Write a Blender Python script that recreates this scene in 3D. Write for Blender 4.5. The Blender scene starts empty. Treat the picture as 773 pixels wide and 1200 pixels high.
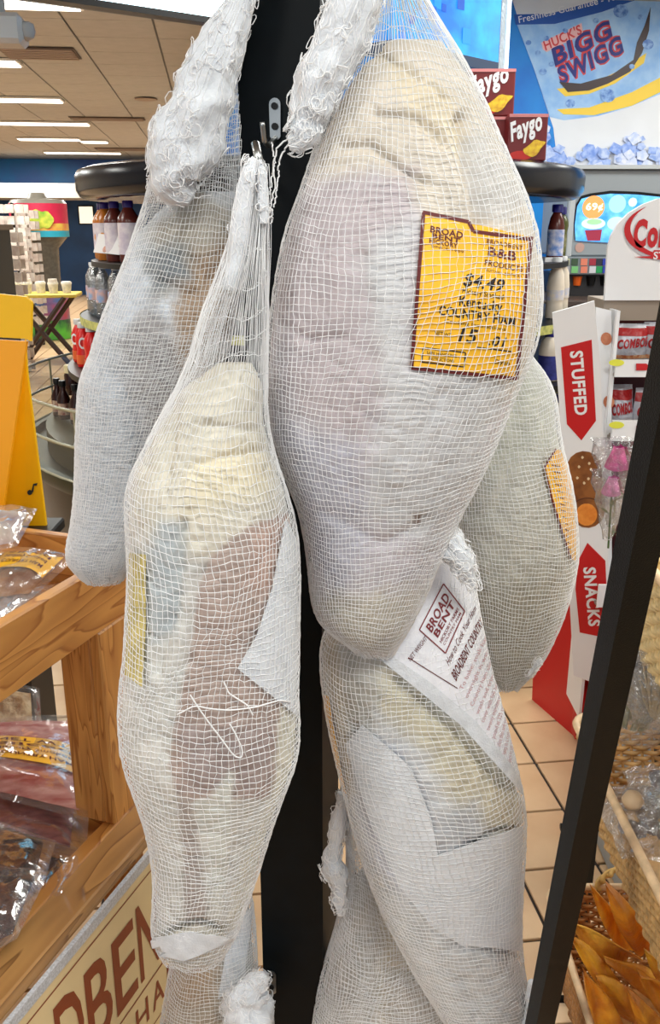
import bpy, math, random
import numpy as np
from mathutils import Vector, noise as mnoise
from mathutils.bvhtree import BVHTree
random.seed(7); rng = np.random.default_rng(7)
SC = bpy.context.scene; COL = SC.collection
# ------------------------------------------------------------------ camera
F = 1050.0; CX = 386.5; CY = 600.0; HC = 1.53
PT = math.atan(335.0/F); CP, SP = math.cos(PT), math.sin(PT)
cam = bpy.data.cameras.new('camera'); cam_ob = bpy.data.objects.new('camera', cam); COL.objects.link(cam_ob)
cam_ob.location = (0, 0, HC); cam_ob.rotation_euler = (math.pi/2-PT, 0, 0)
cam.sensor_fit = 'VERTICAL'; cam.sensor_height = 24; cam.lens = 24*F/1200.0; cam.clip_start = .02
SC.camera = cam_ob
SC.view_settings.view_transform = 'Standard'; SC.view_settings.look = 'None'
SC.view_settings.exposure = 0.10; SC.view_settings.gamma = 1.0
SC.view_settings.use_curve_mapping = False
# ------------------------------------------------------------------ world (daylight of the shop front behind the camera)
wd = bpy.data.worlds.new('world'); SC.world = wd; wd.use_nodes = True
wd.node_tree.nodes['Background'].inputs[0].default_value = (.80, .90, 1.0, 1)
wd.node_tree.nodes['Background'].inputs[1].default_value = 1.0
# ------------------------------------------------------------------ ceiling lamps (room frame turned 7.3 degrees)
RA = math.radians(7.3)
def R(a, b, z=0.0):
    return np.array([a*math.cos(RA)-b*math.sin(RA), a*math.sin(RA)+b*math.cos(RA), z])
CEIL = 2.93
def lamp(a, b, power, sx=1.2, sy=.55, z=CEIL-.06, colr=(.975, 1, .965)):
    l = bpy.data.lights.new('troffer_light', 'AREA'); l.shape = 'RECTANGLE'; l.size = sx; l.size_y = sy
    l.energy = power; l.color = colr
    o = bpy.data.objects.new('troffer_light', l); COL.objects.link(o)
    o.location = tuple(R(a, b, z)); o.rotation_euler = (0, 0, RA); return o
ADDED_LAMPS = [(-1.7, -.3), (.6, -.35), (2.6, .9), (-2.2, 3.0), (1.2, 3.2), (3.4, 3.4), (-4.6, 1.6), (-4.4, 5.2), (-1.4, 6.6)]  # troffers out of view, added to light the hams and the near shop
ADDED_LAMPS += [(1.5, 5.0), (3.6, 5.1)]  # two more, added to brighten the mural wall
for a_, b_ in ADDED_LAMPS: lamp(a_, b_, 36 if b_ < 4.9 or a_ < 0 else 20)
FAR_LAMPS = [(-4.3, 9.0), (-2.0, 11.0), (-4.2, 14.0), (-1.5, 16.5), (-3.6, 19.2)]  # last entry added to brighten the blue band on the far wall
for a_, b_ in FAR_LAMPS: lamp(a_, b_, 95)

# ------------------------------------------------------------------ pixel -> place helpers (frame 773 x 1200)
def ray(px, py):
    x = (px-CX)/F; u = (CY-py)/F
    return np.array([x, CP+u*SP, -SP+u*CP])
CAM = np.array([0, 0, HC])
def atY(px, py, Y): d = ray(px, py); return CAM+d*(Y/d[1])
def atZ(px, py, z): d = ray(px, py); return CAM+d*((z-HC)/d[2])
def atC(px, py, c): return CAM+ray(px, py)*c
def atPlane(px, py, p0, n):
    d = ray(px, py); return CAM+d*(np.dot(np.array(p0)-CAM, n)/np.dot(d, n))
def proj(P):
    P = np.asarray(P, float).reshape(-1, 3)-CAM
    zc = P[:, 1]*CP-P[:, 2]*SP; up = P[:, 1]*SP+P[:, 2]*CP
    return np.stack([CX+F*P[:, 0]/zc, CY-F*up/zc], 1)
# ------------------------------------------------------------------ materials
def lin(c):
    return tuple(((v/255)/12.92 if v <= 10 else (((v/255)+.055)/1.055)**2.4) for v in c)
MATS = {}
def mat(name, c, rough=.5, metal=0, noise=0.0, scale=20, c2=None, bump=0.0, bscale=60, emit=0, ior=None, trans=0, alpha=1, coat=0, sss=0, spec=.5, detail=4, stretch=None):
    if name in MATS: return MATS[name]
    m = bpy.data.materials.new(name); m.use_nodes = True; nt = m.node_tree; b = nt.nodes['Principled BSDF']
    col = lin(c)+(1,)
    b.inputs['Base Color'].default_value = col; b.inputs['Roughness'].default_value = rough; b.inputs['Metallic'].default_value = metal
    b.inputs['Transmission Weight'].default_value = trans; b.inputs['Alpha'].default_value = alpha; b.inputs['Coat Weight'].default_value = coat
    b.inputs['Specular IOR Level'].default_value = spec
    if sss: b.inputs['Subsurface Weight'].default_value = sss; b.inputs['Subsurface Radius'].default_value = (.01, .008, .006)
    if ior: b.inputs['IOR'].default_value = ior
    tc = nt.nodes.new('ShaderNodeTexCoord'); mp = nt.nodes.new('ShaderNodeMapping'); nt.links.new(tc.outputs['Object'], mp.inputs[0])
    if stretch: mp.inputs['Scale'].default_value = stretch
    if noise or c2:
        n = nt.nodes.new('ShaderNodeTexNoise'); n.inputs['Scale'].default_value = scale; n.inputs['Detail'].default_value = detail
        nt.links.new(mp.outputs[0], n.inputs['Vector'])
        r = nt.nodes.new('ShaderNodeValToRGB'); nt.links.new(n.outputs['Fac'], r.inputs[0])
        r.color_ramp.elements[0].position = .35; r.color_ramp.elements[1].position = .65
        if c2: k2 = lin(c2)+(1,); r.color_ramp.elements[0].color = k2; r.color_ramp.elements[1].color = col
        else:
            r.color_ramp.elements[0].color = tuple(v*(1-noise) for v in col[:3])+(1,); r.color_ramp.elements[1].color = tuple(min(1, v*(1+noise)) for v in col[:3])+(1,)
        nt.links.new(r.outputs[0], b.inputs['Base Color'])
        if emit: nt.links.new(r.outputs[0], b.inputs['Emission Color'])
    if emit:
        b.inputs['Emission Strength'].default_value = emit
        if not (noise or c2): b.inputs['Emission Color'].default_value = col
    if bump:
        n2 = nt.nodes.new('ShaderNodeTexNoise'); n2.inputs['Scale'].default_value = bscale; n2.inputs['Detail'].default_value = 5
        nt.links.new(mp.outputs[0], n2.inputs['Vector'])
        bp = nt.nodes.new('ShaderNodeBump'); bp.inputs['Strength'].default_value = bump; bp.inputs['Distance'].default_value = .01
        nt.links.new(n2.outputs['Fac'], bp.inputs['Height']); nt.links.new(bp.outputs[0], b.inputs['Normal'])
    MATS[name] = m; return m
def attr_mat(name, rough=.55, nscale=35, namt=.16, bump=.35, bscale=45):
    m = bpy.data.materials.new(name); m.use_nodes = True; nt = m.node_tree; b = nt.nodes['Principled BSDF']
    b.inputs['Roughness'].default_value = rough
    at = nt.nodes.new('ShaderNodeAttribute'); at.attribute_name = 'tone'
    tc = nt.nodes.new('ShaderNodeTexCoord')
    n = nt.nodes.new('ShaderNodeTexNoise'); n.inputs['Scale'].default_value = nscale; n.inputs['Detail'].default_value = 6
    nt.links.new(tc.outputs['Object'], n.inputs['Vector'])
    mr = nt.nodes.new('ShaderNodeMapRange'); mr.inputs['From Min'].default_value = .3; mr.inputs['From Max'].default_value = .7
    mr.inputs['To Min'].default_value = 1-namt; mr.inputs['To Max'].default_value = 1+namt*.5; nt.links.new(n.outputs['Fac'], mr.inputs['Value'])
    vm = nt.nodes.new('ShaderNodeVectorMath'); vm.operation = 'SCALE'
    nt.links.new(at.outputs['Color'], vm.inputs[0]); nt.links.new(mr.outputs[0], vm.inputs['Scale']); nt.links.new(vm.outputs[0], b.inputs['Base Color'])
    n2 = nt.nodes.new('ShaderNodeTexNoise'); n2.inputs['Scale'].default_value = bscale; n2.inputs['Detail'].default_value = 7; n2.inputs['Distortion'].default_value = .8
    nt.links.new(tc.outputs['Object'], n2.inputs['Vector'])
    bp = nt.nodes.new('ShaderNodeBump'); bp.inputs['Strength'].default_value = bump; bp.inputs['Distance'].default_value = .006
    nt.links.new(n2.outputs['Fac'], bp.inputs['Height']); nt.links.new(bp.outputs[0], b.inputs['Normal'])
    return m
def film_mat(name='clear_film', tint=(1, 1, 1), gloss=.03, rough=.14, bscale=18, bstr=.2):
    if name in MATS: return MATS[name]
    m = bpy.data.materials.new(name); m.use_nodes = True; nt = m.node_tree; nt.nodes.remove(nt.nodes['Principled BSDF'])
    out = nt.nodes['Material Output']
    tr = nt.nodes.new('ShaderNodeBsdfTransparent'); tr.inputs[0].default_value = tint+(1,)
    gl = nt.nodes.new('ShaderNodeBsdfGlossy'); gl.inputs['Roughness'].default_value = rough
    df = nt.nodes.new('ShaderNodeBsdfDiffuse'); df.inputs[0].default_value = (.85, .87, .9, 1)
    lw = nt.nodes.new('ShaderNodeLayerWeight'); lw.inputs[0].default_value = .35
    tc = nt.nodes.new('ShaderNodeTexCoord'); n2 = nt.nodes.new('ShaderNodeTexNoise'); n2.inputs['Scale'].default_value = bscale; n2.inputs['Detail'].default_value = 4; n2.inputs['Distortion'].default_value = 1.5
    nt.links.new(tc.outputs['Object'], n2.inputs['Vector'])
    bp = nt.nodes.new('ShaderNodeBump'); bp.inputs['Strength'].default_value = bstr; bp.inputs['Distance'].default_value = .01
    nt.links.new(n2.outputs['Fac'], bp.inputs['Height'])
    for s in (gl, lw): nt.links.new(bp.outputs[0], s.inputs['Normal'])
    ad = nt.nodes.new('ShaderNodeMath'); ad.operation = 'MULTIPLY_ADD'; ad.inputs[1].default_value = .30; ad.inputs[2].default_value = gloss; ad.use_clamp = True
    nt.links.new(lw.outputs['Fresnel'], ad.inputs[0])
    m1 = nt.nodes.new('ShaderNodeMixShader'); nt.links.new(ad.outputs[0], m1.inputs[0]); nt.links.new(tr.outputs[0], m1.inputs[1]); nt.links.new(gl.outputs[0], m1.inputs[2])
    m2 = nt.nodes.new('ShaderNodeMixShader'); m2.inputs[0].default_value = .05; nt.links.new(m1.outputs[0], m2.inputs[1]); nt.links.new(df.outputs[0], m2.inputs[2])
    nt.links.new(m2.outputs[0], out.inputs[0]); MATS[name] = m; return m
def wood_mat(name, c1, c2, axis_scale, wscale=3.0):
    m = bpy.data.materials.new(name); m.use_nodes = True; nt = m.node_tree; b = nt.nodes['Principled BSDF']
    b.inputs['Roughness'].default_value = .42; b.inputs['Coat Weight'].default_value = .15
    tc = nt.nodes.new('ShaderNodeTexCoord'); mp = nt.nodes.new('ShaderNodeMapping'); mp.inputs['Scale'].default_value = axis_scale
    nt.links.new(tc.outputs['Object'], mp.inputs[0])
    n = nt.nodes.new('ShaderNodeTexNoise'); n.inputs['Scale'].default_value = wscale; n.inputs['Detail'].default_value = 2.5; n.inputs['Distortion'].default_value = .6
    nt.links.new(mp.outputs[0], n.inputs['Vector'])
    ml = nt.nodes.new('ShaderNodeMath'); ml.operation = 'MULTIPLY'; ml.inputs[1].default_value = 9; nt.links.new(n.outputs['Fac'], ml.inputs[0])
    fr = nt.nodes.new('ShaderNodeMath'); fr.operation = 'FRACT'; nt.links.new(ml.outputs[0], fr.inputs[0])
    r = nt.nodes.new('ShaderNodeValToRGB'); nt.links.new(fr.outputs[0], r.inputs[0])
    e = r.color_ramp.elements; e[0].position = 0; e[0].color = lin(c1)+(1,); e[1].position = .8; e[1].color = lin(c2)+(1,)
    e[0].color = lin(c2)+(1,); e[1].color = tuple(.5*(p+q) for p, q in zip(lin(c1), lin(c2)))+(1,); x = e.new(.93); x.color = lin(c1)+(1,); x = e.new(1.0); x.color = lin(c2)+(1,)
    nt.links.new(r.outputs[0], b.inputs['Base Color']); return m
# ------------------------------------------------------------------ mesh builder
def rotz(a): c, s = math.cos(a), math.sin(a); return np.array([[c, -s, 0], [s, c, 0], [0, 0, 1.0]])
class MB:
    def __init__(s): s.v = []; s.f = []; s.mi = []; s.cur = 0
    def add(s, vs, fs):
        k = len(s.v); s.v.extend([tuple(map(float, p)) for p in vs]); s.f.extend([tuple(i+k for i in f) for f in fs]); s.mi.extend([s.cur]*len(fs)); return s
    def box(s, c, size, M=None, taper=1.0, bev=0.0):
        hx, hy, hz = [q/2 for q in size]; c = np.array(c, float)
        if bev > 0:
            b = min(bev, hx*.9, hy*.9, hz*.9); P = []
            idx = {}
            for sx in (-1, 1):
                for sy in (-1, 1):
                    for sz in (-1, 1):
                        for ax in range(3):
                            q = np.array([sx*hx, sy*hy, sz*hz]); 
                            for k in range(3):
                                if k != ax: q[k] -= (sx, sy, sz)[k]*b
                            idx[(sx, sy, sz, ax)] = len(P); P.append(q)
            fs = []
            for ax in range(3):
                o = [k for k in range(3) if k != ax]
                for sg in (-1, 1):
                    ring = []
                    for (u, w) in ((-1, -1), (1, -1), (1, 1), (-1, 1)):
                        t = [0, 0, 0]; t[ax] = sg; t[o[0]] = u; t[o[1]] = w; ring.append(idx[(t[0], t[1], t[2], ax)])
                    fs.append(ring)
                o1, o2 = o
                for s1 in (-1, 1):
                    for s2 in (-1, 1):
                        A = [0, 0, 0]; A[ax] = -1; A[o1] = s1; A[o2] = s2; B = list(A); B[ax] = 1
                        fs.append([idx[tuple(A)+(o1,)], idx[tuple(B)+(o1,)], idx[tuple(B)+(o2,)], idx[tuple(A)+(o2,)]])
            for sx in (-1, 1):
                for sy in (-1, 1):
                    for sz in (-1, 1): fs.append([idx[(sx, sy, sz, 0)], idx[(sx, sy, sz, 1)], idx[(sx, sy, sz, 2)]])
            P = np.array(P)
        else:
            P = np.array([(x*hx, y*hy, z*hz) for z in (-1, 1) for (x, y) in ((-1, -1), (1, -1), (1, 1), (-1, 1))], float)
            fs = [(0, 3, 2, 1), (4, 5, 6, 7), (0, 1, 5, 4), (1, 2, 6, 5), (2, 3, 7, 6), (3, 0, 4, 7)]
        if taper != 1.0: up = P[:, 2] > 0; P[up, 0] *= taper; P[up, 1] *= taper
        if M is not None: P = P@np.array(M).T
        return s.add(P+c, fs)
    def hexa(s, bot, top):           # four bottom and four top points
        return s.add(list(bot)+list(top), [(0, 3, 2, 1), (4, 5, 6, 7), (0, 1, 5, 4), (1, 2, 6, 5), (2, 3, 7, 6), (3, 0, 4, 7)])
    def lathe(s, c, prof, n=24, M=None, cap=True, a0=0, a1=2*math.pi):
        full = abs(a1-a0-2*math.pi) < 1e-6; m = n if full else n+1
        vs = []
        for r, z in prof:
            for i in range(m):
                t = a0+(a1-a0)*i/n; vs.append((r*math.cos(t), r*math.sin(t), z))
        P = np.array(vs)
        if M is not None: P = P@np.array(M).T
        fs = []
        for j in range(len(prof)-1):
            for i in range(n):
                i2 = (i+1) % m if full else i+1
                fs.append((j*m+i, j*m+i2, (j+1)*m+i2, (j+1)*m+i))
        if cap and full:
            fs.append(tuple(range(m-1, -1, -1))); fs.append(tuple((len(prof)-1)*m+i for i in range(m)))
        return s.add(P+np.array(c, float), fs)
    def tube(s, pts, r, n=6, closed=False):
        pts = np.array(pts, float); N = len(pts); rr = np.broadcast_to(np.array(r, float), (N,))
        if closed: T = np.roll(pts, -1, 0)-np.roll(pts, 1, 0)
        else: T = np.gradient(pts, axis=0)
        T /= (np.linalg.norm(T, axis=1, keepdims=True)+1e-12)
        up = np.array([0, 0, 1.0]); 
        if abs(T[0] @ up) > .9: up = np.array([1.0, 0, 0])
        vs = []; nrm = np.cross(T[0], up); nrm /= np.linalg.norm(nrm)
        for i in range(N):
            nrm = nrm-T[i]*(nrm@T[i]); nrm /= (np.linalg.norm(nrm)+1e-12); b = np.cross(T[i], nrm)
            for k in range(n):
                a = 2*math.pi*k/n; vs.append(pts[i]+rr[i]*(math.cos(a)*nrm+math.sin(a)*b))
        fs = []
        for i in range(N if closed else N-1):
            j = (i+1) % N
            for k in range(n): k2 = (k+1) % n; fs.append((i*n+k, i*n+k2, j*n+k2, j*n+k))
        if not closed: fs.append(tuple(range(n-1, -1, -1))); fs.append(tuple((N-1)*n+k for k in range(n)))
        return s.add(vs, fs)
    def prism(s, pts, n, t):          # flat polygon pts, extruded by t along n
        pts = [np.array(p, float) for p in pts]; n = np.array(n, float); k = len(pts)
        return s.add(pts+[p+n*t for p in pts], [tuple(range(k-1, -1, -1)), tuple(range(k, 2*k))]+[(i, (i+1) % k, (i+1) % k+k, i+k) for i in range(k)])
    def grid(s, P, wrap=False, thick=None):
        P = np.asarray(P, float); a, b = P.shape[:2]; fs = []
        for i in range(a-1):
            for j in range(b if wrap else b-1):
                j2 = (j+1) % b; fs.append((i*b+j, i*b+j2, (i+1)*b+j2, (i+1)*b+j))
        return s.add(P.reshape(-1, 3), fs)
    def build(s, name, m, parent=None, smooth=False, org=None, kind=None, label=None):
        o0 = np.array(org if org is not None else (origin(parent) if parent else (0, 0, 0)), float)
        me = bpy.data.meshes.new(name); V = np.array(s.v, float).reshape(-1, 3)-o0
        me.from_pydata(V.tolist(), [], s.f)
        ms = m if isinstance(m, (list, tuple)) else [m]
        for q in ms: me.materials.append(q)
        if len(ms) > 1: me.polygons.foreach_set('material_index', s.mi)
        if smooth:
            me.polygons.foreach_set('use_smooth', [True]*len(me.polygons))
            if smooth == 'auto': me.set_sharp_from_angle(angle=math.radians(40))
        me.update()
        o = bpy.data.objects.new(name, me); COL.objects.link(o)
        if parent: o.parent = parent
        elif org is not None: o.location = tuple(o0)
        if kind: o['kind'] = kind
        if label: o['label'] = label
        return o
def origin(o):
    v = np.array(o.location)
    while o.parent: o = o.parent; v = v+np.array(o.location)
    return v
def tag(o, label=None, cat=None, group=None, kind=None):
    if label: o['label'] = label
    if cat: o['category'] = cat
    if group: o['group'] = group
    if kind: o['kind'] = kind
    return o
def thing(name, label, cat, loc=(0, 0, 0), rz=0, group=None):
    o = bpy.data.objects.new(name, None); COL.objects.link(o); o.location = tuple(map(float, loc)); o.rotation_euler = (0, 0, rz)
    o.empty_display_size = .05
    return tag(o, label, cat, group)
def kids(o): return [c for c in bpy.data.objects if c.parent == o]
def dup(root, loc, rz=0, label=None, group=None, sc=None):
    r = root.copy(); COL.objects.link(r); r.location = tuple(map(float, loc)); r.rotation_euler = (0, 0, rz)
    if sc: r.scale = sc
    if label: r['label'] = label
    if group: r['group'] = group
    for ch in kids(root):
        c = ch.copy(); COL.objects.link(c); c.parent = r
        for g in kids(ch): d = g.copy(); COL.objects.link(d); d.parent = c
    return r
def struct(o): o['kind'] = 'structure'; return o
_tc = {}
def text2d(s, bold=0.0, shear=0):
    key = (s, bold, shear)
    if key in _tc: return _tc[key]
    cu = bpy.data.curves.new('t', 'FONT'); cu.body = s; cu.offset = bold*.55; cu.space_character = 1+bold*1.6; cu.resolution_u = 3; cu.shear = shear
    o = bpy.data.objects.new('t', cu); COL.objects.link(o); bpy.context.view_layer.update()
    me = o.to_mesh(); V = np.array([v.co[:2] for v in me.vertices]).reshape(-1, 2); Fc = [tuple(p.vertices) for p in me.polygons]
    o.to_mesh_clear(); bpy.data.objects.remove(o); bpy.data.curves.remove(cu)
    V = V/.69; x0 = V[:, 0].min() if len(V) else 0; V[:, 0] -= x0
    _tc[key] = (V, Fc, V[:, 0].max() if len(V) else 1); return _tc[key]
def put_text(mb, s, o, u, v, h, w=None, n=None, off=.0006, bold=0.0, align='l', shear=0):
    """flat lettering: o baseline start, u/v unit directions, h cap height, w total width"""
    V, Fc, W = text2d(s, bold, shear); k = (w/W) if w else h
    u = np.array(u, float); v = np.array(v, float); n = np.cross(u, v) if n is None else np.array(n)
    sh = {'l': 0, 'c': -.5, 'r': -1}[align]*W*k
    return mb.add([np.array(o)+u*(x*k+sh)+v*(y*h)+n*off for x, y in V], Fc)
# ------------------------------------------------------------------ common materials
M_black = mat('black_paint', (3, 8, 12), .5, noise=.25, scale=30, spec=.15)
M_white = mat('white_card', (236, 236, 238), .5)
M_red = mat('red_card', (196, 22, 26), .42)
M_steel = mat('steel', (170, 172, 172), .3, 1)
M_dark = mat('dark_plastic', (10, 10, 12), .4, spec=.3)
M_net = mat('cotton_net', (240, 240, 241), .8)
M_cotton = mat('cotton_cloth', (218, 221, 226), .9, noise=.08, scale=60, bump=.25, bscale=420, sss=.15)
M_yellow_label = mat('yellow_label', (243, 184, 40), .5, noise=.10, scale=25)
M_brown_ink = mat('brown_ink', (96, 22, 20), .6)
M_ink = mat('black_ink', (30, 18, 20), .6)
# ------------------------------------------------------------------ setting: floor, ceiling, walls
RM = rotz(RA)
M_tile = mat('floor_tile', (224, 190, 150), .32, noise=.07, scale=6, c2=(212, 174, 134)); M_grout = mat('grout', (74, 64, 60), .8)
fl = MB(); fl.box(R(0, 9.5, -.02), (15, 29, .02), RM); floor = struct(fl.build('floor', M_grout))
TW, TL = .203, .224
tile_me = None
def place_piece(me, name, parent, loc):
    o = bpy.data.objects.new(name, me); COL.objects.link(o); o.parent = parent; o.location = tuple(map(float, loc)); o.rotation_euler = (0, 0, RA); return o
t_ = MB(); t_.box((0, 0, -.004), (TW-.009, TL-.009, .009), bev=.0015); tile0 = t_.build('tile', M_tile); tile0.data.name = 'tile'; tme = tile0.data; bpy.data.objects.remove(tile0)
# phase: a grout joint crosses the picture at (660, 948)
g0 = atZ(660, 948, 0); ga = g0@R(1, 0); gb = g0@R(0, 1)
near = []; far = MB()
for i in range(-33, 30):
    for j in range(-12, 96):
        a = ga+(i+.5)*TW; b = gb+(j+.5)*TL; P = R(a, b, 0)
        if P[1] < -2.5: continue
        p = proj(P)[0]; vis = P[1] > .2 and ((555 < p[0] < 800 and 790 < p[1] < 1240) or (30 < p[0] < 110 and 715 < p[1] < 850) or (640 < p[0] < 800 and p[1] > 700) or (20 < p[0] < 110 and 400 < p[1] < 620 and P[1] < 7))
        if vis and len(near) < 295: near.append(1); place_piece(tme, 'tile', floor, P)
        else:
            if b > 12 and abs(a+2) > 4: continue
            far.box(P+np.array([0, 0, -.004]), (TW-.009, TL-.009, .009), RM)
far.build('distant_tiles', M_tile, floor, kind='stuff')
M_ceil = mat('ceiling_tile', (178, 172, 166), .85, noise=.04, scale=8, bump=.3, bscale=250); M_grid = mat('ceiling_grid', (150, 142, 134), .6)
cb = MB(); cb.box(R(0, 9.5, CEIL+.05), (15, 29, .04), RM); ceiling = struct(cb.build('ceiling', M_grid))
c_ = MB(); c_.box((0, 0, .012), (.61-.014, .61-.014, .014), bev=.003); co = c_.build('ceiling_tile', M_ceil); cme = co.data; bpy.data.objects.remove(co)
k0 = atZ(74, 23, CEIL); ka = k0@R(1, 0); kb = k0@R(0, 1); CT = .63
trof = [((-30, 72), 20, .6), ((-60, 115.5), 70, 1.2), ((-60, 143.5), 102, 2.2), ((23, 162.5), 92, 1.2), ((96, 165.5), 125, .6), ((54, 178.5), 140, 1.2), ((78, 190), 153, 1.8), ((-30, 190.5), 18, 1.2), ((92, 196), 116, 1.2)]
TR = []
for (x1, y), x2, _ in trof:
    A = atZ(x1, y, CEIL-.005); B = atZ(x2, y, CEIL-.005); a1, b1, a2, b2 = A@R(1, 0), A@R(0, 1), B@R(1, 0), B@R(0, 1); TR.append(((a1+a2)/2, (b1+b2)/2, a2-a1, .30))
for a, b in ADDED_LAMPS: TR.append((a, b, 1.2, .6))
cnt = 0; farc = MB()
for i in range(-12, 11):
    for j in range(-10, 38):
        a = ka+(i+.5)*CT; b = kb+(j+.5)*CT; P = R(a, b, CEIL)
        p = proj(P)[0]; vis = P[1] > .5 and -60 < p[0] < 320 and -40 < p[1] < 175
        if vis and cnt < 295: cnt += 1; o = place_piece(cme, 'ceiling_tile', ceiling, P); o.scale = (CT/.61, CT/.61, 1)
        elif b < 23: farc.box(P+np.array([0, 0, .012]), (CT-.014, CT-.014, .014), RM)
farc.build('distant_ceiling_tiles', M_ceil, ceiling, kind='stuff')
M_glow = mat('lamp_diffuser', (255, 250, 238), .5, emit=3.2); M_frame = mat('lamp_frame', (225, 220, 212), .5)
for k, (a, b, L, W) in enumerate(TR):
    P = R(a, b, CEIL-.012)
    seen = proj(P)[0]; 
    lb = ['long ceiling lamp, the one nearest the top left corner of the picture', 'wide bright ceiling lamp below the air vent at upper left', 'second wide ceiling lamp down from the vent', 'left one of the pair of ceiling lamps end to end', 'short right one of the pair of ceiling lamps end to end', 'ceiling lamp next below the end to end pair', 'long faint ceiling lamp above the dark round cooler top', 'small ceiling lamp at the left picture edge above the blue band', 'farthest ceiling lamp, just above the dark round cooler top'][k] if k < 9 else 'added ceiling troffer beyond the picture edge, '+['above the wooden stand', 'above and behind the camera', 'far right above the basket rack', 'left of the round cooler', 'right over the round cooler', 'above the snack display', 'above the soda fountain end of the mural', 'over the right corner of the mural', 'above the left wall', 'at the left wall towards the back', 'between the round cooler and the kiosk'][k-9]
    t = thing('ceiling_lamp', lb, 'ceiling lamp', P, 0, 'ceiling lamps')
    m1 = MB(); m1.box(P, (L+.04, W+.04, .02), RM); m1.build('lamp_frame', M_frame, t)
    m1 = MB(); m1.box(P-np.array([0, 0, .012]), (L, W, .012), RM); m1.build('diffuser', M_glow, t)
M_vent = mat('vent_metal', (150, 128, 112), .5); M_ventd = mat('vent_dark', (82, 66, 56), .7)
for k, (px, py, L, W, lb) in enumerate([(47, 62, .62, .5, 'louvred air vent in the ceiling at upper left, beside the white camera housing'), (126, 139, 1.0, .3, 'narrow ceiling vent in the middle of the far ceiling'), (156, 175, 1.4, .5, 'dark ceiling vent farthest away, near the netted ham')]):
    P = atZ(px, py, CEIL-.004); t = thing('ceiling_vent', lb, 'air vent', P)
    m1 = MB(); m1.box(P, (L, W, .008), RM); m1.build('backing', M_ventd, t)
    for q in range(6):
        m1 = MB(); m1.box(P+R(0, (q-2.5)*W/6, -.012), (L*.94, W/6*.55, .012), RM); m1.build('slat', M_vent, t)
P = atZ(171, 116, CEIL-.006); m1 = MB(); m1.lathe(P, [(.13, .0), (.13, -.01), (.08, -.02), (0, -.022)], 20, cap=False)
tag(m1.build('ceiling_speaker', M_vent, org=P, smooth='auto'), 'small round flush disc in the ceiling near the big ham', 'ceiling speaker')
# camera housing at top left
P = atC(4, 36, 4.2); t = thing('security_camera', 'white rounded camera housing hanging at the top left corner', 'security camera', P)
m1 = MB(); m1.box(P, (.2, .18, .13), RM, bev=.02); m1.build('housing', mat('housing', (176, 166, 160), .4), t, smooth='auto')
m1 = MB(); m1.lathe(P+np.array([.115, -.02, -.005]), [(.0, -.045), (.03, -.03), (.04, 0), (.034, .03), (.0, .04)], 16, rotz(0)); m1.box(P+np.array([.1, 0, .02]), (.06, .05, .03)); m1.build('lens_barrel', mat('housing2', (150, 140, 134), .4), t, smooth='auto')
m1 = MB(); m1.tube([P+np.array([0, 0, .06]), np.array([P[0], P[1], CEIL])], .018, 8); m1.build('mount', mat('housing2', (150, 140, 134)), t)

# walls
M_navy = mat('navy_wall', (14, 62, 112), .6, noise=.2, scale=2); M_wallc = mat('cream_wall', (196, 188, 176), .7)
def wallbox(name, a0, a1, b0, b1, z0, z1, m, kind='structure'):
    mb = MB(); c = R((a0+a1)/2, (b0+b1)/2, (z0+z1)/2); mb.box(c, (a1-a0, b1-b0, z1-z0), RM); o = mb.build(name, m); o['kind'] = kind; return o
wallbox('wall_back', -7.2, 1.4, 22, 22.2, 0, CEIL, M_navy)
wallbox('trim_1', -7.2, 1.4, 21.7, 22, 2.36, 2.93, mat('blue_band', (28, 128, 190), .5, c2=(60, 96, 170), scale=1.2, noise=.1))
wallbox('trim_2', -7.2, 1.4, 19.9, 21.9, 2.08, 2.36, mat('band_grey', (190, 180, 168), .6))
wallbox('wall_left', -7.3, -7.1, -2.5, 22, 0, CEIL, M_wallc)
wallbox('wall_partition', .05, .2, 6.4, 22, 0, CEIL, M_wallc)
M_mural = mat('mural_blue', (16, 146, 226), .45, c2=(8, 112, 204), scale=2.2, noise=.1, detail=8)
MU0 = R(0, 6.3, 0); MUN = -R(0, 1); wallbox('wall_right_back', 0.05, 5.0, 6.3, 6.42, 0, CEIL, M_mural)
wallbox('wall_right', 4.8, 4.95, -2.5, 6.3, 0, CEIL, M_wallc)
# ------------------------------------------------------------------ printed mural on the right back wall
mural = thing('wall_mural', 'blue wall graphic of a giant tilted drink cup standing in ice cubes', 'wall mural', R(2.2, 6.29, 1.2))
def mp_(px, py, d): return atPlane(px, py, MU0+MUN*d, MUN)
def mpoly(name, pts, m, d, parent=mural, th=.0015, **k):
    mb = MB(); mb.prism([mp_(x, y, d) for x, y in pts], MUN, th); return mb.build(name, m, parent, **k)
M_cup = mat('cup_white', (226, 228, 232), .5, noise=.03, scale=3); M_lab = mat('cup_label', (130, 178, 232), .5, c2=(168, 204, 240), scale=9, noise=.1)
cup = mpoly('cup', [(600, 0), (596, -60), (900, -60), (860, 80), (824, 215), (655, 210), (648, 150), (625, 80)], M_cup, .002)
lab = mpoly('cup_label', [(603, 22), (640, 22), (700, 8), (760, -14), (880, -60), (858, 84), (810, 92), (774, 110), (736, 126), (700, 136), (660, 141), (644, 137), (625, 80)], M_lab, .004)
mpoly('label_band', [(602, 17), (604, 29), (650, 28), (705, 14), (773, -10), (773, -24), (700, 0), (645, 16)], mat('print_blue', (28, 84, 170), .5), .0056)
mpoly('yellow_swoosh', [(652, 128), (690, 126), (740, 108), (790, 82), (850, 40), (850, 58), (790, 100), (740, 124), (696, 135), (660, 134)], mat('print_yellow', (244, 206, 66), .5), .0056)
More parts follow.
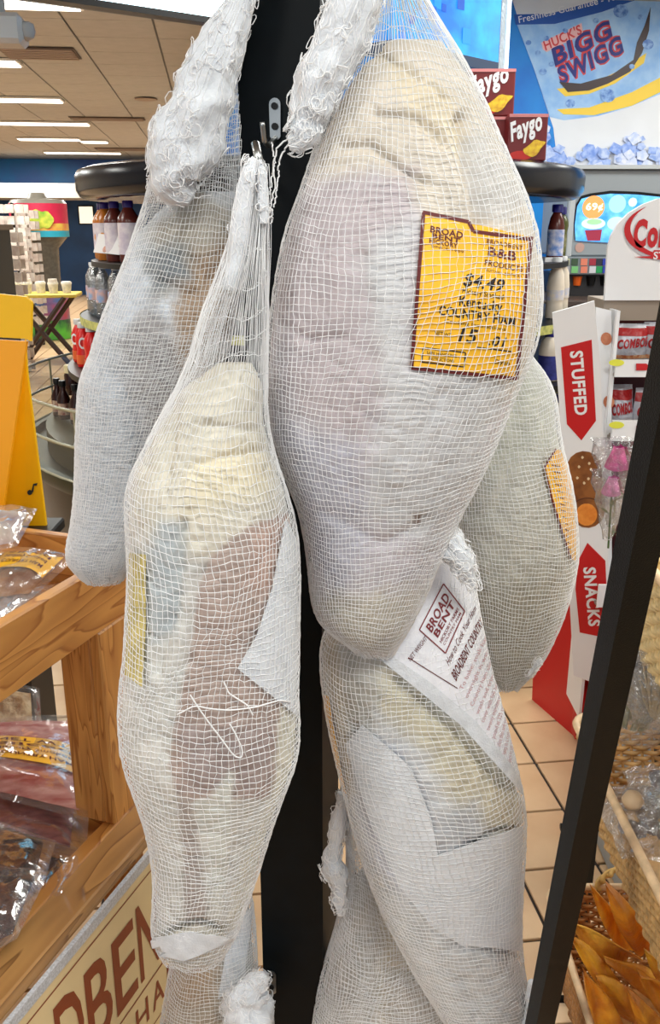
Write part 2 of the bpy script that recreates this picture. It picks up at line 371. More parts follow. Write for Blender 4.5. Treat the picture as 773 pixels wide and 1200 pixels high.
mpoly('yellow_splash', [(652, 104), (690, 100), (730, 80), (757, 62), (754, 74), (720, 98), (690, 110), (662, 113)], mat('print_yellow', (244, 206, 66)), .0056)
mpoly('cola_splash', [(655, 96), (680, 98), (716, 88), (742, 70), (746, 50), (755, 30), (762, 8), (760, 36), (752, 62), (738, 84), (712, 98), (690, 106), (665, 108)], mat('print_cola', (48, 24, 28), .4), .0072)
M_pb = mat('print_navy', (34, 44, 126), .5); M_pr = mat('print_red', (212, 60, 62), .5)
def mtext(s, a, b, h, m, d, bold=.0, name='lettering', parent=mural, shear=0, sc=1.0):
    """lettering from pixel a (baseline start) to b (baseline end), cap height h pixels"""
    A = mp_(*a, d); B = mp_(*b, d); u = (B-A); W = np.linalg.norm(u); u /= W; v = np.cross(-MUN, u); v = v if v[2] > 0 else -v
    H = np.linalg.norm(mp_(a[0], a[1]-h, d)-A); mb = MB(); V, Fc, TWd = text2d(s, bold, shear); k = W/TWd
    mb.add([A+u*x*k+v*y*H for x, y in V], Fc); return mb.build(name, m, parent)
mtext('Freshness Guarantee - 100%', (608, 27), (734, -3), 8, M_white, .0078, .01)
mpoly('red_panel', [(636, 58), (634, 50), (681, 27), (683, 40), (640, 61)], mat('print_pale_red', (240, 186, 186), .5), .0064)
mtext("HUCK'S", (639, 59), (682, 39), 11, M_pr, .0086, .04)
for d, bo, m in ((.0066, .16, M_pr), (.0084, .05, M_pb)):
    mtext('BIGG', (650, 77), (719, 42), 20, m, d, bo, shear=.1); mtext('SWIGG', (657, 99), (732, 60), 20, m, d+.0002, bo, shear=.1)
M_drop = mat('print_drop', (70, 118, 196), .4, c2=(150, 190, 236), scale=40, noise=.1)
for i, (x, y, r) in enumerate([(727, 13, 8), (712, 112, 8), (759, 52, 6), (662, 36, 3), (698, 24, 3), (630, 62, 3), (668, 121, 5), (640, 45, 3), (740, 78, 3), (646, 75, 3), (619, 50, 3), (750, 20, 3), (636, 84, 4)]):
    mpoly('droplet', [(x+r*math.cos(t)*1.1, y+r*math.sin(t)) for t in np.linspace(0, 6.28, 13)[:-1]], M_drop, .0092)
rg = random.Random(4); M_ices = [mat('print_ice_%s' % n, c, .4, c2=c2, scale=30, noise=.1) for n, c, c2 in (('pale', (200, 214, 246), (140, 168, 226)), ('blue', (116, 150, 226), (176, 198, 244)), ('white', (232, 236, 250), (190, 206, 244)))]
for i in range(130):
    x = rg.uniform(604, 800); y = rg.uniform(160 if x < 650 or x > 730 else 172, 215); 
    if x < 640: y = rg.uniform(148, 190)
    r = rg.uniform(4, 10); a = rg.uniform(0, 1.5); n = rg.choice([4, 5, 6])
    mpoly('ice_cube', [(x+r*math.cos(a+t), y+r*.9*math.sin(a+t)) for t in np.linspace(0, 6.28, n+1)[:-1]], M_ices[i % 3], .0095+i*.00018)

# ------------------------------------------------------------------ hanging light boxes
def lightbox(p1, p2, zc2, h, depth, lb, face, px_dir):
    pass
M_lbx = mat('lightbox_face', (10, 110, 215), .4, c2=(30, 170, 240), scale=5, noise=.1, emit=.55); M_lglow = mat('lightbox_glow', (214, 246, 255), .4, emit=4.0); M_cyan = mat('lightbox_cyan', (40, 190, 245), .4, emit=1.2)
A = atC(20, -9, 3.05); B = atC(270, 34, 3.5); z = 2.27; A = atZ(62, 0, z); B = atZ(266, 30, z)
u = (B-A)/np.linalg.norm(B-A); nn = np.array([-u[1], u[0], 0]); 
t = thing('lit_sign_box', 'long glowing white and cyan light box hanging at the top left', 'sign', (A+B)/2)
A2 = A-u*.8
m1 = MB(); m1.hexa([A2, B, B+nn*.06, A2+nn*.06], [q+np.array([0, 0, .022]) for q in (A2, B, B+nn*.06, A2+nn*.2)]); m1.build('bottom_frame', M_dark, t)
m1 = MB(); o_ = np.array([0, 0, .022]); m1.hexa([A2+o_+nn*.004, B+o_+nn*.004, B+o_+nn*.055, A2+o_+nn*.055], [q+np.array([0, 0, .10]) for q in (A2+nn*.004, B+nn*.004, B+nn*.055, A2+nn*.055)]); m1.build('lit_face', M_lglow, t)
m1 = MB(); m1.hexa([q+np.array([0, 0, .10]) for q in (A2+nn*.004, B+nn*.004, B+nn*.055, A2+nn*.055)], [q+np.array([0, 0, .5]) for q in (A2+nn*.004, B+nn*.004, B+nn*.055, A2+nn*.055)]); m1.build('upper_face', M_cyan, t)
# right light box : blue mosaic face, silver end, dark bottom
zb = 2.25; p1 = atZ(515, 71, zb); p2 = atZ(583, 85, zb); p3 = atZ(598, 86, zb); u = (p2-p1); u /= np.linalg.norm(u); p0 = p2-u*.8; bk = np.array([-u[1], u[0], 0]); bk = bk if bk[1] > 0 else -bk
t = thing('lit_sign_box', 'bright blue hanging light box with a silver end, upper right beside the cup mural', 'sign', p2)
H_ = np.array([0, 0, 1.0])
m1 = MB(); m1.hexa([p0, p2, p2+bk*.16, p0+bk*.16], [q+H_*.045 for q in (p0, p2, p2+bk*.16, p0+bk*.16)]); m1.build('bottom_frame', mat('navy_metal', (12, 52, 92), .4), t)
m1 = MB(); m1.hexa([q+H_*.045 for q in (p0, p2, p2+bk*.16, p0+bk*.16)], [q+H_*.62 for q in (p0, p2, p2+bk*.16, p0+bk*.16)]); m1.build('lit_face', M_lbx, t)
rg = random.Random(3); fn = -bk
for i in range(26):
    x = rg.uniform(.02, .74); zz = rg.uniform(.08, .5); s1 = rg.uniform(.03, .07); c = p2-u*x+H_*zz+fn*.0015
    m1 = MB(); m1.hexa([c, c-u*s1, c-u*s1+fn*.001, c+fn*.001], [q+H_*s1 for q in (c, c-u*s1, c-u*s1+fn*.001, c+fn*.001)]); m1.build('mosaic_square', mat('mosaic_%d' % (i % 3), [(6, 84, 190), (60, 190, 245), (10, 140, 232)][i % 3], .4, emit=.5), t)
e0 = p2-fn*.0; m1 = MB(); w = p3-p2
m1.hexa([p2+u*.004, p2+u*.075, p2+u*.075+bk*.16, p2+u*.004+bk*.16], [q+H_*.64 for q in (p2+u*.004, p2+u*.075, p2+u*.075+bk*.16, p2+u*.004+bk*.16)]); m1.build('silver_end', mat('silver_panel', (186, 196, 204), .35, .7, bump=.9, bscale=60), t)
m1 = MB(); c = p2+u*.05+fn*.003; m1.hexa([c, c+u*.028, c+u*.028+fn*.003, c+fn*.003], [q+H_*.64 for q in (c, c+u*.028, c+u*.028+fn*.003, c+fn*.003)]); m1.build('edge_light', mat('edge_light', (225, 240, 250), .4, emit=1.2), t)
# ------------------------------------------------------------------ hams in netting
M_ham = attr_mat('wrapped_ham', .6, 40, .14, .5, 38)
def gsm(a, k):
    if k < 1: return a
    w = np.exp(-.5*(np.arange(-3*k, 3*k+1)/k)**2); w /= w.sum()
    p = np.pad(a, ((3*k, 3*k),)+((0, 0),)*(a.ndim-1), mode='edge')
    return np.stack([np.convolve(p[:, i], w, 'valid') for i in range(a.shape[1])], 1) if a.ndim == 2 else np.convolve(p, w, 'valid')
class Bag:
    def __init__(s, rows, Y, k=.78, tmax=.115, sm=5, tmin=.5, Y2=None):
        rows = np.array(rows, float); yy = np.linspace(rows[0, 0], rows[-1, 0], 300)
        xl = np.interp(yy, rows[:, 0], rows[:, 1]); xr = np.interp(yy, rows[:, 0], rows[:, 2])
        e0, e1 = (xl[0], xr[0]), (xl[-1], xr[-1])
        xl = gsm(xl, sm); xr = gsm(xr, sm)
        Yv = np.full(300, Y) if Y2 is None else np.linspace(Y, Y2, 300)
        C = np.array([atY((a+b)/2, y, q) for a, b, y, q in zip(xl, xr, yy, Yv)])
        zc = C[:, 1]*CP-(C[:, 2]-HC)*SP; w = np.maximum((xr-xl)/2/F*zc, .003)
        t = np.minimum(w*k, tmax); s.C, s.w, s.t = C, w, t
        d = np.r_[0, np.cumsum(np.linalg.norm(np.diff(C, axis=0), axis=1))]; s.S = d; s.L = d[-1]
        s.y = yy
        k2 = 0
        s.bvh = None
    def pt(s, th, q, off=0.0):
        q = np.clip(q, 0, s.L); c = np.stack([np.interp(q, s.S, s.C[:, i]) for i in range(3)], -1)
        w = np.interp(q, s.S, s.w); t = np.interp(q, s.S, s.t); ct, st = np.cos(th), np.sin(th)
        e = .92
        X = np.sign(ct)*np.abs(ct)**e*(w+off); Yq = np.sign(st)*np.abs(st)**e*(t+off)
        return c+np.stack([X, Yq, np.zeros_like(X)], -1)
    def make_bvh(s):
        th = np.linspace(0, 2*math.pi, 97)[:-1]; q = np.linspace(0, s.L, 160)
        P = s.pt(*[a.T for a in np.meshgrid(th, q, indexing='ij')]); a, b = P.shape[:2]
        fs = [(i*b+j, i*b+(j+1) % b, (i+1)*b+(j+1) % b, (i+1)*b+j) for i in range(a-1) for j in range(b)]
        s.bvh = BVHTree.FromPolygons([Vector(p) for p in P.reshape(-1, 3)], fs)
    def hit(s, px, py, off=0.0):
        if s.bvh is None: s.make_bvh()
        d = Vector(ray(px, py)).normalized(); r = s.bvh.ray_cast(Vector(CAM), d)
        if r[0] is None:
            i = np.argmin(abs(s.y-py)); p = CAM+ray(px, py)*np.linalg.norm(s.C[i]-CAM)/np.linalg.norm(ray(px, py)); r = s.bvh.find_nearest(Vector(p))
        n = r[1]; 
        if n.dot(d) > 0: n = -n
        return np.array(r[0])+np.array(n)*off
def net(bag, name, parent, N=110, cell=.0065, r=.00042, off=.0, jit=.14, wave=.6, m=None, seed=0, s0=0.0, s1=None, neck=None):
    rg = np.random.default_rng(seed+3); s1 = bag.L if s1 is None else s1
    q = [s0]
    while q[-1] < s1:
        k_ = (1+neck[0]*math.exp(-((q[-1]-s0)/neck[1])**2)) if neck else 1; q.append(q[-1]+cell*k_)
    q = np.minimum(np.array(q), s1); M = len(q)
    th = np.arange(N)*2*math.pi/N
    TH, Q = np.meshgrid(th, q)
    # low-frequency waves
    ph = rg.uniform(0, 6.28, 8); a = wave*cell
    Q2 = Q+a*(np.sin(TH*2+Q*21+ph[0])+.6*np.sin(TH*5-Q*37+ph[1])+.35*np.sin(TH*3+Q*60+ph[2])+.12*np.sin(TH*11+Q*90+ph[5]))
    w = np.interp(Q, bag.S, bag.w)
    dth = 2*math.pi/N
    T2 = TH+dth*wave*(1.6*np.sin(Q*14+TH*2+ph[3])+.45*np.sin(Q*35+TH*4+ph[4])+.2*np.sin(Q*70+TH*9+ph[6]))
    Q2 = Q2+rg.normal(0, jit*cell*.5, Q.shape); T2 = T2+rg.normal(0, jit*.5, Q.shape)*dth
    O = off+rg.normal(0, .0003, Q.shape)+np.clip(.035-w, 0, .03)*.12*rg.normal(0, 1, (1, N))
    P = bag.pt(T2, Q2, 0)
    Nn = np.stack([np.cos(T2), np.sin(T2), 0*T2], -1); P = P+Nn*O[..., None]
    V = []; Fq = []; base = 0
    def tubes(A, Nr, closed):
        nonlocal base
        T = (np.roll(A, -1, 1)-np.roll(A, 1, 1)) if closed else np.gradient(A, axis=1)
        T /= np.linalg.norm(T, axis=-1, keepdims=True)+1e-12
        B = np.cross(T, Nr); B /= np.linalg.norm(B, axis=-1, keepdims=True)+1e-12
        rr = r*rg.uniform(.75, 1.3, A.shape[:2])[..., None]
        W = np.stack([A+Nr*rr, A-Nr*rr*.5+B*rr*.87, A-Nr*rr*.5-B*rr*.87], 2)     # a,b,3,3
        a_, b_ = A.shape[:2]; idx = base+np.arange(a_*b_*3).reshape(a_, b_, 3)
        nx = np.roll(idx, -1, 1) if closed else idx[:, 1:]; cu = idx if closed else idx[:, :-1]
        for k in range(3):
            k2 = (k+1) % 3
            Fq.append(np.stack([cu[..., k], cu[..., k2], nx[..., k2], nx[..., k]], -1).reshape(-1, 4))
        V.append(W.reshape(-1, 3)); base += a_*b_*3
    tubes(P, Nn, True); tubes(np.swapaxes(P, 0, 1), np.swapaxes(Nn, 0, 1), False)
    V = np.concatenate(V); Fq = np.concatenate(Fq)
    o0 = origin(parent); me = bpy.data.meshes.new(name)
    me.vertices.add(len(V)); me.vertices.foreach_set('co', (V-o0).astype(np.float32).ravel())
    me.loops.add(Fq.size); me.loops.foreach_set('vertex_index', Fq.ravel().astype(np.int32))
    me.polygons.add(len(Fq)); me.polygons.foreach_set('loop_start', np.arange(0, Fq.size, 4, dtype=np.int32)); me.polygons.foreach_set('loop_total', np.full(len(Fq), 4, dtype=np.int32))
    me.materials.append(m or M_net); me.update(calc_edges=True); me.validate()
    o = bpy.data.objects.new(name, me); COL.objects.link(o); o.parent = parent; o['kind'] = 'stuff'; return o
def inside(pts, poly):
    x, y = pts[:, 0], pts[:, 1]; c = np.zeros(len(x), bool); n = len(poly)
    for i in range(n):
        x1, y1 = poly[i]; x2, y2 = poly[(i+1) % n]
        if y1 == y2: continue
        k = ((y1 > y) != (y2 > y)) & (x < (x2-x1)*(y-y1)/(y2-y1)+x1); c ^= k
    return c
def sdist(pts, poly):
    d = np.full(len(pts), 1e9); n = len(poly)
    for i in range(n):
        a = np.array(poly[i], float); b = np.array(poly[(i+1) % n], float); ab = b-a
        t = np.clip(((pts-a)@ab)/(ab@ab+1e-9), 0, 1); d = np.minimum(d, np.linalg.norm(pts-a-t[:, None]*ab, axis=1))
    return np.where(inside(pts, poly), d, -d)
def vnoise(P, sc, seed=0, octs=3):
    sc = float(sc); out = np.empty(len(P))
    for i, p in enumerate(P): out[i] = mnoise.fractal(Vector((p[0]*sc+seed, p[1]*sc, p[2]*sc)), 1.0, 2.0, octs)
    return out
def body(bag, name, parent, base, tones=(), amp=.0025, creases=(), n=120, mrows=200, seed=0, m=None, off=-.0012, ridge=1.0, tk=.68):
    th = np.arange(n)*2*math.pi/n; q = np.linspace(0, bag.L, mrows); TH, Q = np.meshgrid(th, q)
    P = bag.pt(TH, Q, off).reshape(-1, 3); NN = np.stack([np.cos(TH), np.sin(TH), 0*TH], -1).reshape(-1, 3)
    a = vnoise(P, 14, seed); b = vnoise(P, 34, seed+9, 2)
    d = -amp*(.5+.5*np.clip(a, -1, 1))-amp*.9*ridge*np.exp(-(b/.10)**2)
    px = proj(P); front = NN[:, 1] < .25
    for pts, depth, wid in creases:      # folds pressed in or standing out along a line
        dd = np.full(len(px), 1e9)
        for (x1, y1), (x2, y2) in zip(pts[:-1], pts[1:]):
            A = np.array([x1, y1]); AB = np.array([x2-x1, y2-y1]); t = np.clip(((px-A)@AB)/(AB@AB), 0, 1); dd = np.minimum(dd, np.linalg.norm(px-A-t[:, None]*AB, axis=1))
        d = d-(depth*1.8 if depth > 0 else depth)*np.exp(-(dd/wid)**2)*front
    P = P+NN*np.minimum(d, .0006)[:, None]
    c = np.tile(np.array(lin(base)), (len(P), 1)); wob = vnoise(P, 60, seed+4, 2)
    c *= (1+.10*np.clip(a, -1, 1))[:, None]
    for poly, colr, soft in tones:
        sd = sdist(px, poly)+wob*soft*.6; k = np.clip(.5+sd/(soft*2+.01), 0, 1)
        k = k*k*(3-2*k); cc_ = [base[i]*(1-tk)+colr[i]*tk for i in range(3)]; c = c*(1-k[:, None])+np.array(lin(cc_))*k[:, None]
    mb = MB(); mb.grid(P.reshape(mrows, n, 3), wrap=True)
    mb.add([P[:n].mean(0)], []); top = len(mb.v)-1; mb.add([P[-n:].mean(0)], []); bt = len(mb.v)-1
    for j in range(n):
        mb.add([], [(top, (j+1) % n, j)] if False else []); 
        mb.f.append((top, (j+1) % n, j)); mb.mi.append(0); k = (mrows-1)*n; mb.f.append((bt, k+j, k+(j+1) % n)); mb.mi.append(0)
    o = mb.build(name, m or M_ham, parent, smooth=True)
    c = np.vstack([c, c[:1], c[-1:]]); at = o.data.color_attributes.new('tone', 'FLOAT_COLOR', 'POINT')
    at.data.foreach_set('color', np.hstack([np.clip(c, 0, 1), np.ones((len(c), 1))]).astype(np.float32).ravel()); return o
def strip(bag, left, right, name, m, parent, off=.0, nu=14, nv=40, label=None, thick=.0006, wav=.0):
    """sheet lying on the ham between two pixel polylines (left, right)"""
    def rs(pl, n):
        pl = np.array(pl, float); d = np.r_[0, np.cumsum(np.linalg.norm(np.diff(pl, axis=0), axis=1))]; t = np.linspace(0, d[-1], n)
        return np.stack([np.interp(t, d, pl[:, 0]), np.interp(t, d, pl[:, 1])], 1)
    Lp, Rp = rs(left, nv), rs(right, nv); G = np.zeros((nv, nu, 3)); H = np.zeros((nv, nu, 3))
    for i in range(nv):
        for j in range(nu):
            p = Lp[i]*(1-j/(nu-1))+Rp[i]*(j/(nu-1)); w_ = wav*math.sin(i*.5+j*.9)
            G[i, j] = bag.hit(p[0], p[1], off+w_); H[i, j] = bag.hit(p[0], p[1], off-thick+w_)
    mb = MB(); mb.grid(G); k = nv*nu; mb.grid(H)
    ed = [(i, 0) for i in range(nv)]+[(nv-1, j) for j in range(1, nu)]+[(i, nu-1) for i in range(nv-2, -1, -1)]+[(0, j) for j in range(nu-2, 0, -1)]
    for a, b in zip(ed, ed[1:]+ed[:1]):
        i1 = a[0]*nu+a[1]; i2 = b[0]*nu+b[1]; mb.f.append((i1, i2, i2+k, i1+k)); mb.mi.append(0)
    return mb.build(name, m, parent, smooth='auto', label=label)
def ham_text(bag, mb, s, quad, box, off, bold=0.0, shear=0):
    """quad = 4 pixel corners TL TR BR BL; box = (x0,y0,x1,y1) in 0..1 of the quad, y down; text fills the box"""
    V, Fc, W = text2d(s, bold, shear); TL, TR, BR, BL = [np.array(p, float) for p in quad]; x0, y0, x1, y1 = box; out = []
    for x, y in V:
        u = x0+(x1-x0)*x/W; v = y1-(y1-y0)*y; p = (TL*(1-u)+TR*u)*(1-v)+(BL*(1-u)+BR*u)*v
        out.append(bag.hit(p[0], p[1], off))
    mb.add(out, Fc)
def ham_line(bag, mb, pts, quad, off, wpx=1.2):
    TL, TR, BR, BL = [np.array(p, float) for p in quad]
    pp = [(TL*(1-u)+TR*u)*(1-v)+(BL*(1-u)+BR*u)*v for u, v in pts]; Q = []
    for a, b in zip(pp[:-1], pp[1:]):
        k = max(2, int(np.linalg.norm(b-a)/8)); d = (b-a)/np.linalg.norm(b-a); nn = np.array([-d[1], d[0]])*wpx/2
        G = [[bag.hit(*(a+(b-a)*i/k+nn), off), bag.hit(*(a+(b-a)*i/k-nn), off)] for i in range(k+1)]; mb.grid(G)
def tail(parent, path, Y, name='gathered_net_end', strings=(), seed=0, n=28, amp=.16, fuzz=60, m=None, label=None, Y2=None):
    """gathered knot of netting: pixel path with pixel radii, at depth Y"""
    path = np.array(path, float); k = 46; t = np.linspace(0, len(path)-1, k)
    x, y, r = [np.interp(t, np.arange(len(path)), path[:, i]) for i in range(3)]
    r = gsm(r, 1); Yv = np.linspace(Y, Y if Y2 is None else Y2, k)
    P = np.array([atY(a, b, q) for a, b, q in zip(x, y, Yv)]); zc = P[:, 1]*CP-(P[:, 2]-HC)*SP; r = r/F*zc
    T = np.gradient(P, axis=0); T /= np.linalg.norm(T, axis=1, keepdims=True); f = np.array([0, 1.0, 0]); G = np.zeros((k, n, 3))
    ph = np.arange(n)*2*math.pi/n; rows = []
    for i in range(k):
        a = np.cross(T[i], f); a /= np.linalg.norm(a); b = np.cross(T[i], a)
        for j in range(n):
            d = math.cos(ph[j])*a+math.sin(ph[j])*b*.85; nz = mnoise.fractal(Vector((P[i]+d*r[i])*38+np.array([seed, 0, 0])), 1, 2, 3)
            fold = math.sin(ph[j]*7+i*.12+seed)*.35+math.sin(ph[j]*4-i*.2)*.3
            G[i, j] = P[i]+d*r[i]*(1+amp*(nz*1.7+fold))
    mb = MB(); mb.grid(G, wrap=True); mb.f.append(tuple(range(n-1, -1, -1))); mb.mi.append(0); mb.f.append(tuple((k-1)*n+j for j in range(n))); mb.mi.append(0)
    o = mb.build(name, m or M_cotton, parent, smooth=True, label=label)
    rg = random.Random(seed+5); mb = MB()
    for j in range(0, n, 2):
        for sl in (-.5+rg.uniform(-.15, .15), .12+rg.uniform(-.1, .1)):
            mb.tube([G[i, int(round(j+sl*i)) % n]+(G[i, int(round(j+sl*i)) % n]-P[i])*.03 for i in range(0, k)], .0004, 3)
    for _ in range(fuzz):                 # curled loose loops of thread lying on it
        i = rg.randrange(2, k-2); j = rg.randrange(n); c = G[i, j]; nr = c-P[i]; nr = nr/(np.linalg.norm(nr)+1e-9); L = rg.uniform(.006, .018); q = []
        a = rg.uniform(0, 6.28); e1 = np.cross(nr, [0, 0, 1.0]); e1 /= np.linalg.norm(e1)+1e-9; e2 = np.cross(nr, e1)
        for s_ in range(8):
            u = s_/7; aa = a+u*rg.uniform(3, 5); q.append(c+nr*(.001+.003*math.sin(u*3.14))+(e1*math.cos(aa)+e2*math.sin(aa))*L*.5)
        mb.tube(q, .0005, 4)
    for sg in strings:
        q = [atY(a, b, Y-.002+.004*math.sin(ii)) for ii, (a, b) in enumerate(sg)]; q = np.array(q)
        tt = np.linspace(0, len(q)-1, 30); q = np.stack([np.interp(tt, np.arange(len(q)), q[:, i]) for i in range(3)], 1)+rng.normal(0, .0006, (30, 3)); mb.tube(q, .0008, 4)
    if mb.v: mb.build('loose_threads', M_net, o, kind='stuff')
    return o
def sub(rows, y0, d=2, y1=None): return [(y, a+d, b-d) for y, a, b in rows if y >= y0 and (y1 is None or y <= y1)]

# ---- ham A : big one at the upper right of the post
A_rows = [(-60, 446, 470), (-25, 438, 486), (0, 430, 500), (30, 419, 520), (60, 408, 538), (90, 396, 554), (120, 385, 569), (150, 376, 581), (176, 367, 592), (220, 352, 613), (264, 335, 627), (308, 325, 633), (352, 318, 634), (396, 313, 629), (420, 311, 620), (452, 310, 606), (503, 313, 586), (530, 321, 576), (555, 332, 564), (580, 343, 551), (607, 352, 536), (633, 356, 526), (659, 360, 514), (685, 362, 504), (710, 364, 493), (731, 372, 482), (745, 388, 474), (758, 410, 466), (766, 432, 456)]
YA = 1.0
tA = thing('netted_ham', 'large netted ham with the yellow price label, upper right of the black post', 'ham', atY(470, 340, YA))
netA = Bag(A_rows, YA, .72, .105)
A_body = [(50, 458, 512), (56, 444, 524), (68, 430, 538), (90, 412, 551), (120, 396, 566), (150, 381, 579)]+sub(A_rows, 176, 1.5)
bA = Bag(A_body, YA, .72, .103)
body(bA, 'paper_wrapped_ham', tA, (210, 203, 208), tones=[
    ([(300, 0), (600, 0), (650, 250), (640, 460), (560, 470), (520, 280), (440, 205), (380, 215), (330, 230)], (226, 214, 190), 16),
    ([(440, 60), (530, 110), (560, 170), (545, 190), (480, 130)], (232, 216, 176), 12),
    ([(360, 215), (480, 200), (490, 300), (470, 430), (420, 520), (340, 480), (320, 330)], (190, 176, 178), 18),
    ([(420, 300), (490, 250), (480, 430), (600, 445), (560, 560), (500, 640), (420, 600), (450, 470)], (214, 216, 216), 16),
    ([(330, 500), (420, 520), (430, 640), (400, 700), (360, 650)], (196, 196, 210), 16),
    ([(365, 700), (500, 690), (480, 770), (400, 770)], (206, 198, 176), 16),
    ([(560, 150), (620, 230), (600, 262), (560, 250), (548, 180)], (206, 202, 192), 10),
    ([(488, 604), (494, 604), (495, 615), (489, 616)], (120, 90, 70), 3)],
    creases=[([(395, 172), (430, 170), (470, 200), (500, 215)], .006, 5), ([(440, 135), (490, 140), (520, 170)], .005, 5), ([(545, 145), (552, 200), (570, 262)], .010, 11), ([(500, 100), (540, 180), (560, 250)], -.006, 12),
             ([(430, 60), (470, 80), (530, 120)], .004, 6), ([(330, 380), (360, 400), (400, 395)], .003, 5), ([(420, 300), (430, 380), (440, 520)], .003, 8), ([(480, 440), (500, 500), (470, 560)], -.004, 10), ([(375, 600), (450, 640), (500, 610)], .003, 7), ([(520, 460), (480, 540)], .003, 6)],
    amp=.0026, n=150, mrows=240, seed=1)
net(netA, 'netting', tA, 118, .0064, .00042, seed=1, neck=(3.0, .07))
qA = [(495, 249), (622, 276), (604, 444), (481, 431)]
yl = strip(bA, [(496, 249), (491, 320), (481, 431)], [(618, 277), (615, 350), (604, 444)], 'price_label', M_yellow_label, tA, .0008, 22, 36, 'yellow label with a dark red edge and black handwriting')
mb = MB()
for pts in ([(0, 0), (.42, 0), (.47, .055), (1, .03)], [(.995, .01), (1, 1)], [(1, .995), (0, 1)], [(.008, 1), (.008, 0)]): ham_line(bA, mb, pts, qA, .0013, 4.2)
for s_, bx, bd in [('BROADBENT', (.60, .085, .93, .115), .02), ('B&B', (.62, .135, .88, .195), .035), ('PRODUCTS', (.60, .225, .95, .262), .025), ('KUTTAWA, KENTUCKY', (.62, .285, .95, .302), 0), ('BROAD', (.08, .075, .38, .115), .05), ('BENT', (.10, .120, .36, .150), .05), ('HICKORY', (.08, .155, .34, .185), .05), ('SINCE 1909', (.10, .195, .40, .210), 0)]:
    ham_text(bA, mb, s_, qA, bx, .0012, bd)
mb.build('label_heading', M_brown_ink, yl)
mb = MB()
for s_, bx, bd in [('$4.49', (.42, .335, .80, .42), .03), ('Hickory Smoked', (.42, .435, .80, .470), .01), ('Kentucky', (.40, .49, .80, .555), .035), ('COUNTRY HAM', (.22, .575, .93, .635), .035), ('Cooking Instructions', (.28, .655, .85, .680), 0), ('NET WT.', (.20, .745, .36, .77), 0), ('15', (.42, .70, .60, .79), .035), ('.01', (.70, .725, .87, .79), .035), ('Dyan', (.78, .88, .92, .91), 0)]:
    ham_text(bA, mb, s_, qA, bx, .0012, bd, shear=.25 if s_ in ('$4.49', '15', '.01') else 0)
for pts in ([(.10, .86), (.50, .86), (.50, .955), (.10, .955), (.10, .86)], [(.60, .815), (.93, .815)]): ham_line(bA, mb, pts, qA, .0012, 1.4)
ham_text(bA, mb, 'SAFE HANDLING', qA, (.14, .88, .42, .90), .0012); ham_text(bA, mb, 'INSTRUCTIONS', qA, (.16, .915, .40, .935), .0012)
mb.build('label_lettering', M_ink, yl)
tail(tA, [(446, -70, 14), (428, -30, 26), (412, 10, 30), (398, 45, 29), (384, 80, 29), (372, 108, 28), (362, 132, 22), (360, 142, 15), (358, 155, 17), (350, 166, 14), (338, 168, 6)], YA-.045, 'gathered_net_end',
     strings=[[(340, 160), (325, 172), (320, 195), (323, 215), (318, 235), (316, 250)], [(340, 165), (328, 185), (326, 205), (324, 225), (321, 243)], [(345, 168), (344, 178), (340, 180)], [(318, 168), (322, 190), (318, 210), (316, 228)]], seed=2, fuzz=170, amp=.13, n=40)

# ---- ham B : front left
B_rows = [(186, 293, 304), (205, 288, 308), (230, 283, 312), (270, 274, 313), (300, 263, 313), (340, 246, 314), (380, 230, 315), (419, 222, 314), (458, 204, 313), (496, 182, 314), (535, 163, 322), (562, 148, 332), (593, 146, 342), (630, 149, 350), (665, 151, 352), (700, 149, 352), (740, 147, 351), (770, 145, 351), (800, 141, 350), (830, 139, 350), (850, 139, 352), (885, 144, 351), (920, 156, 337), (955, 168, 324), (990, 176, 313), (1025, 180, 303), (1060, 179, 289), (1085, 176, 282), (1100, 175, 278), (1112, 182, 268), (1119, 198, 254)]
YB = .93
tB = thing('netted_ham', 'ham with bare reddish meat showing through the netting, front left of the black post', 'ham', atY(250, 700, YB))
netB = Bag(B_rows, YB, .74, .098)
B_body = [(426, 262, 292), (432, 244, 302), (442, 226, 309), (458, 207, 311), (478, 193, 312)]+sub(B_rows, 496, 2)
bB = Bag(B_body, YB, .74, .096)
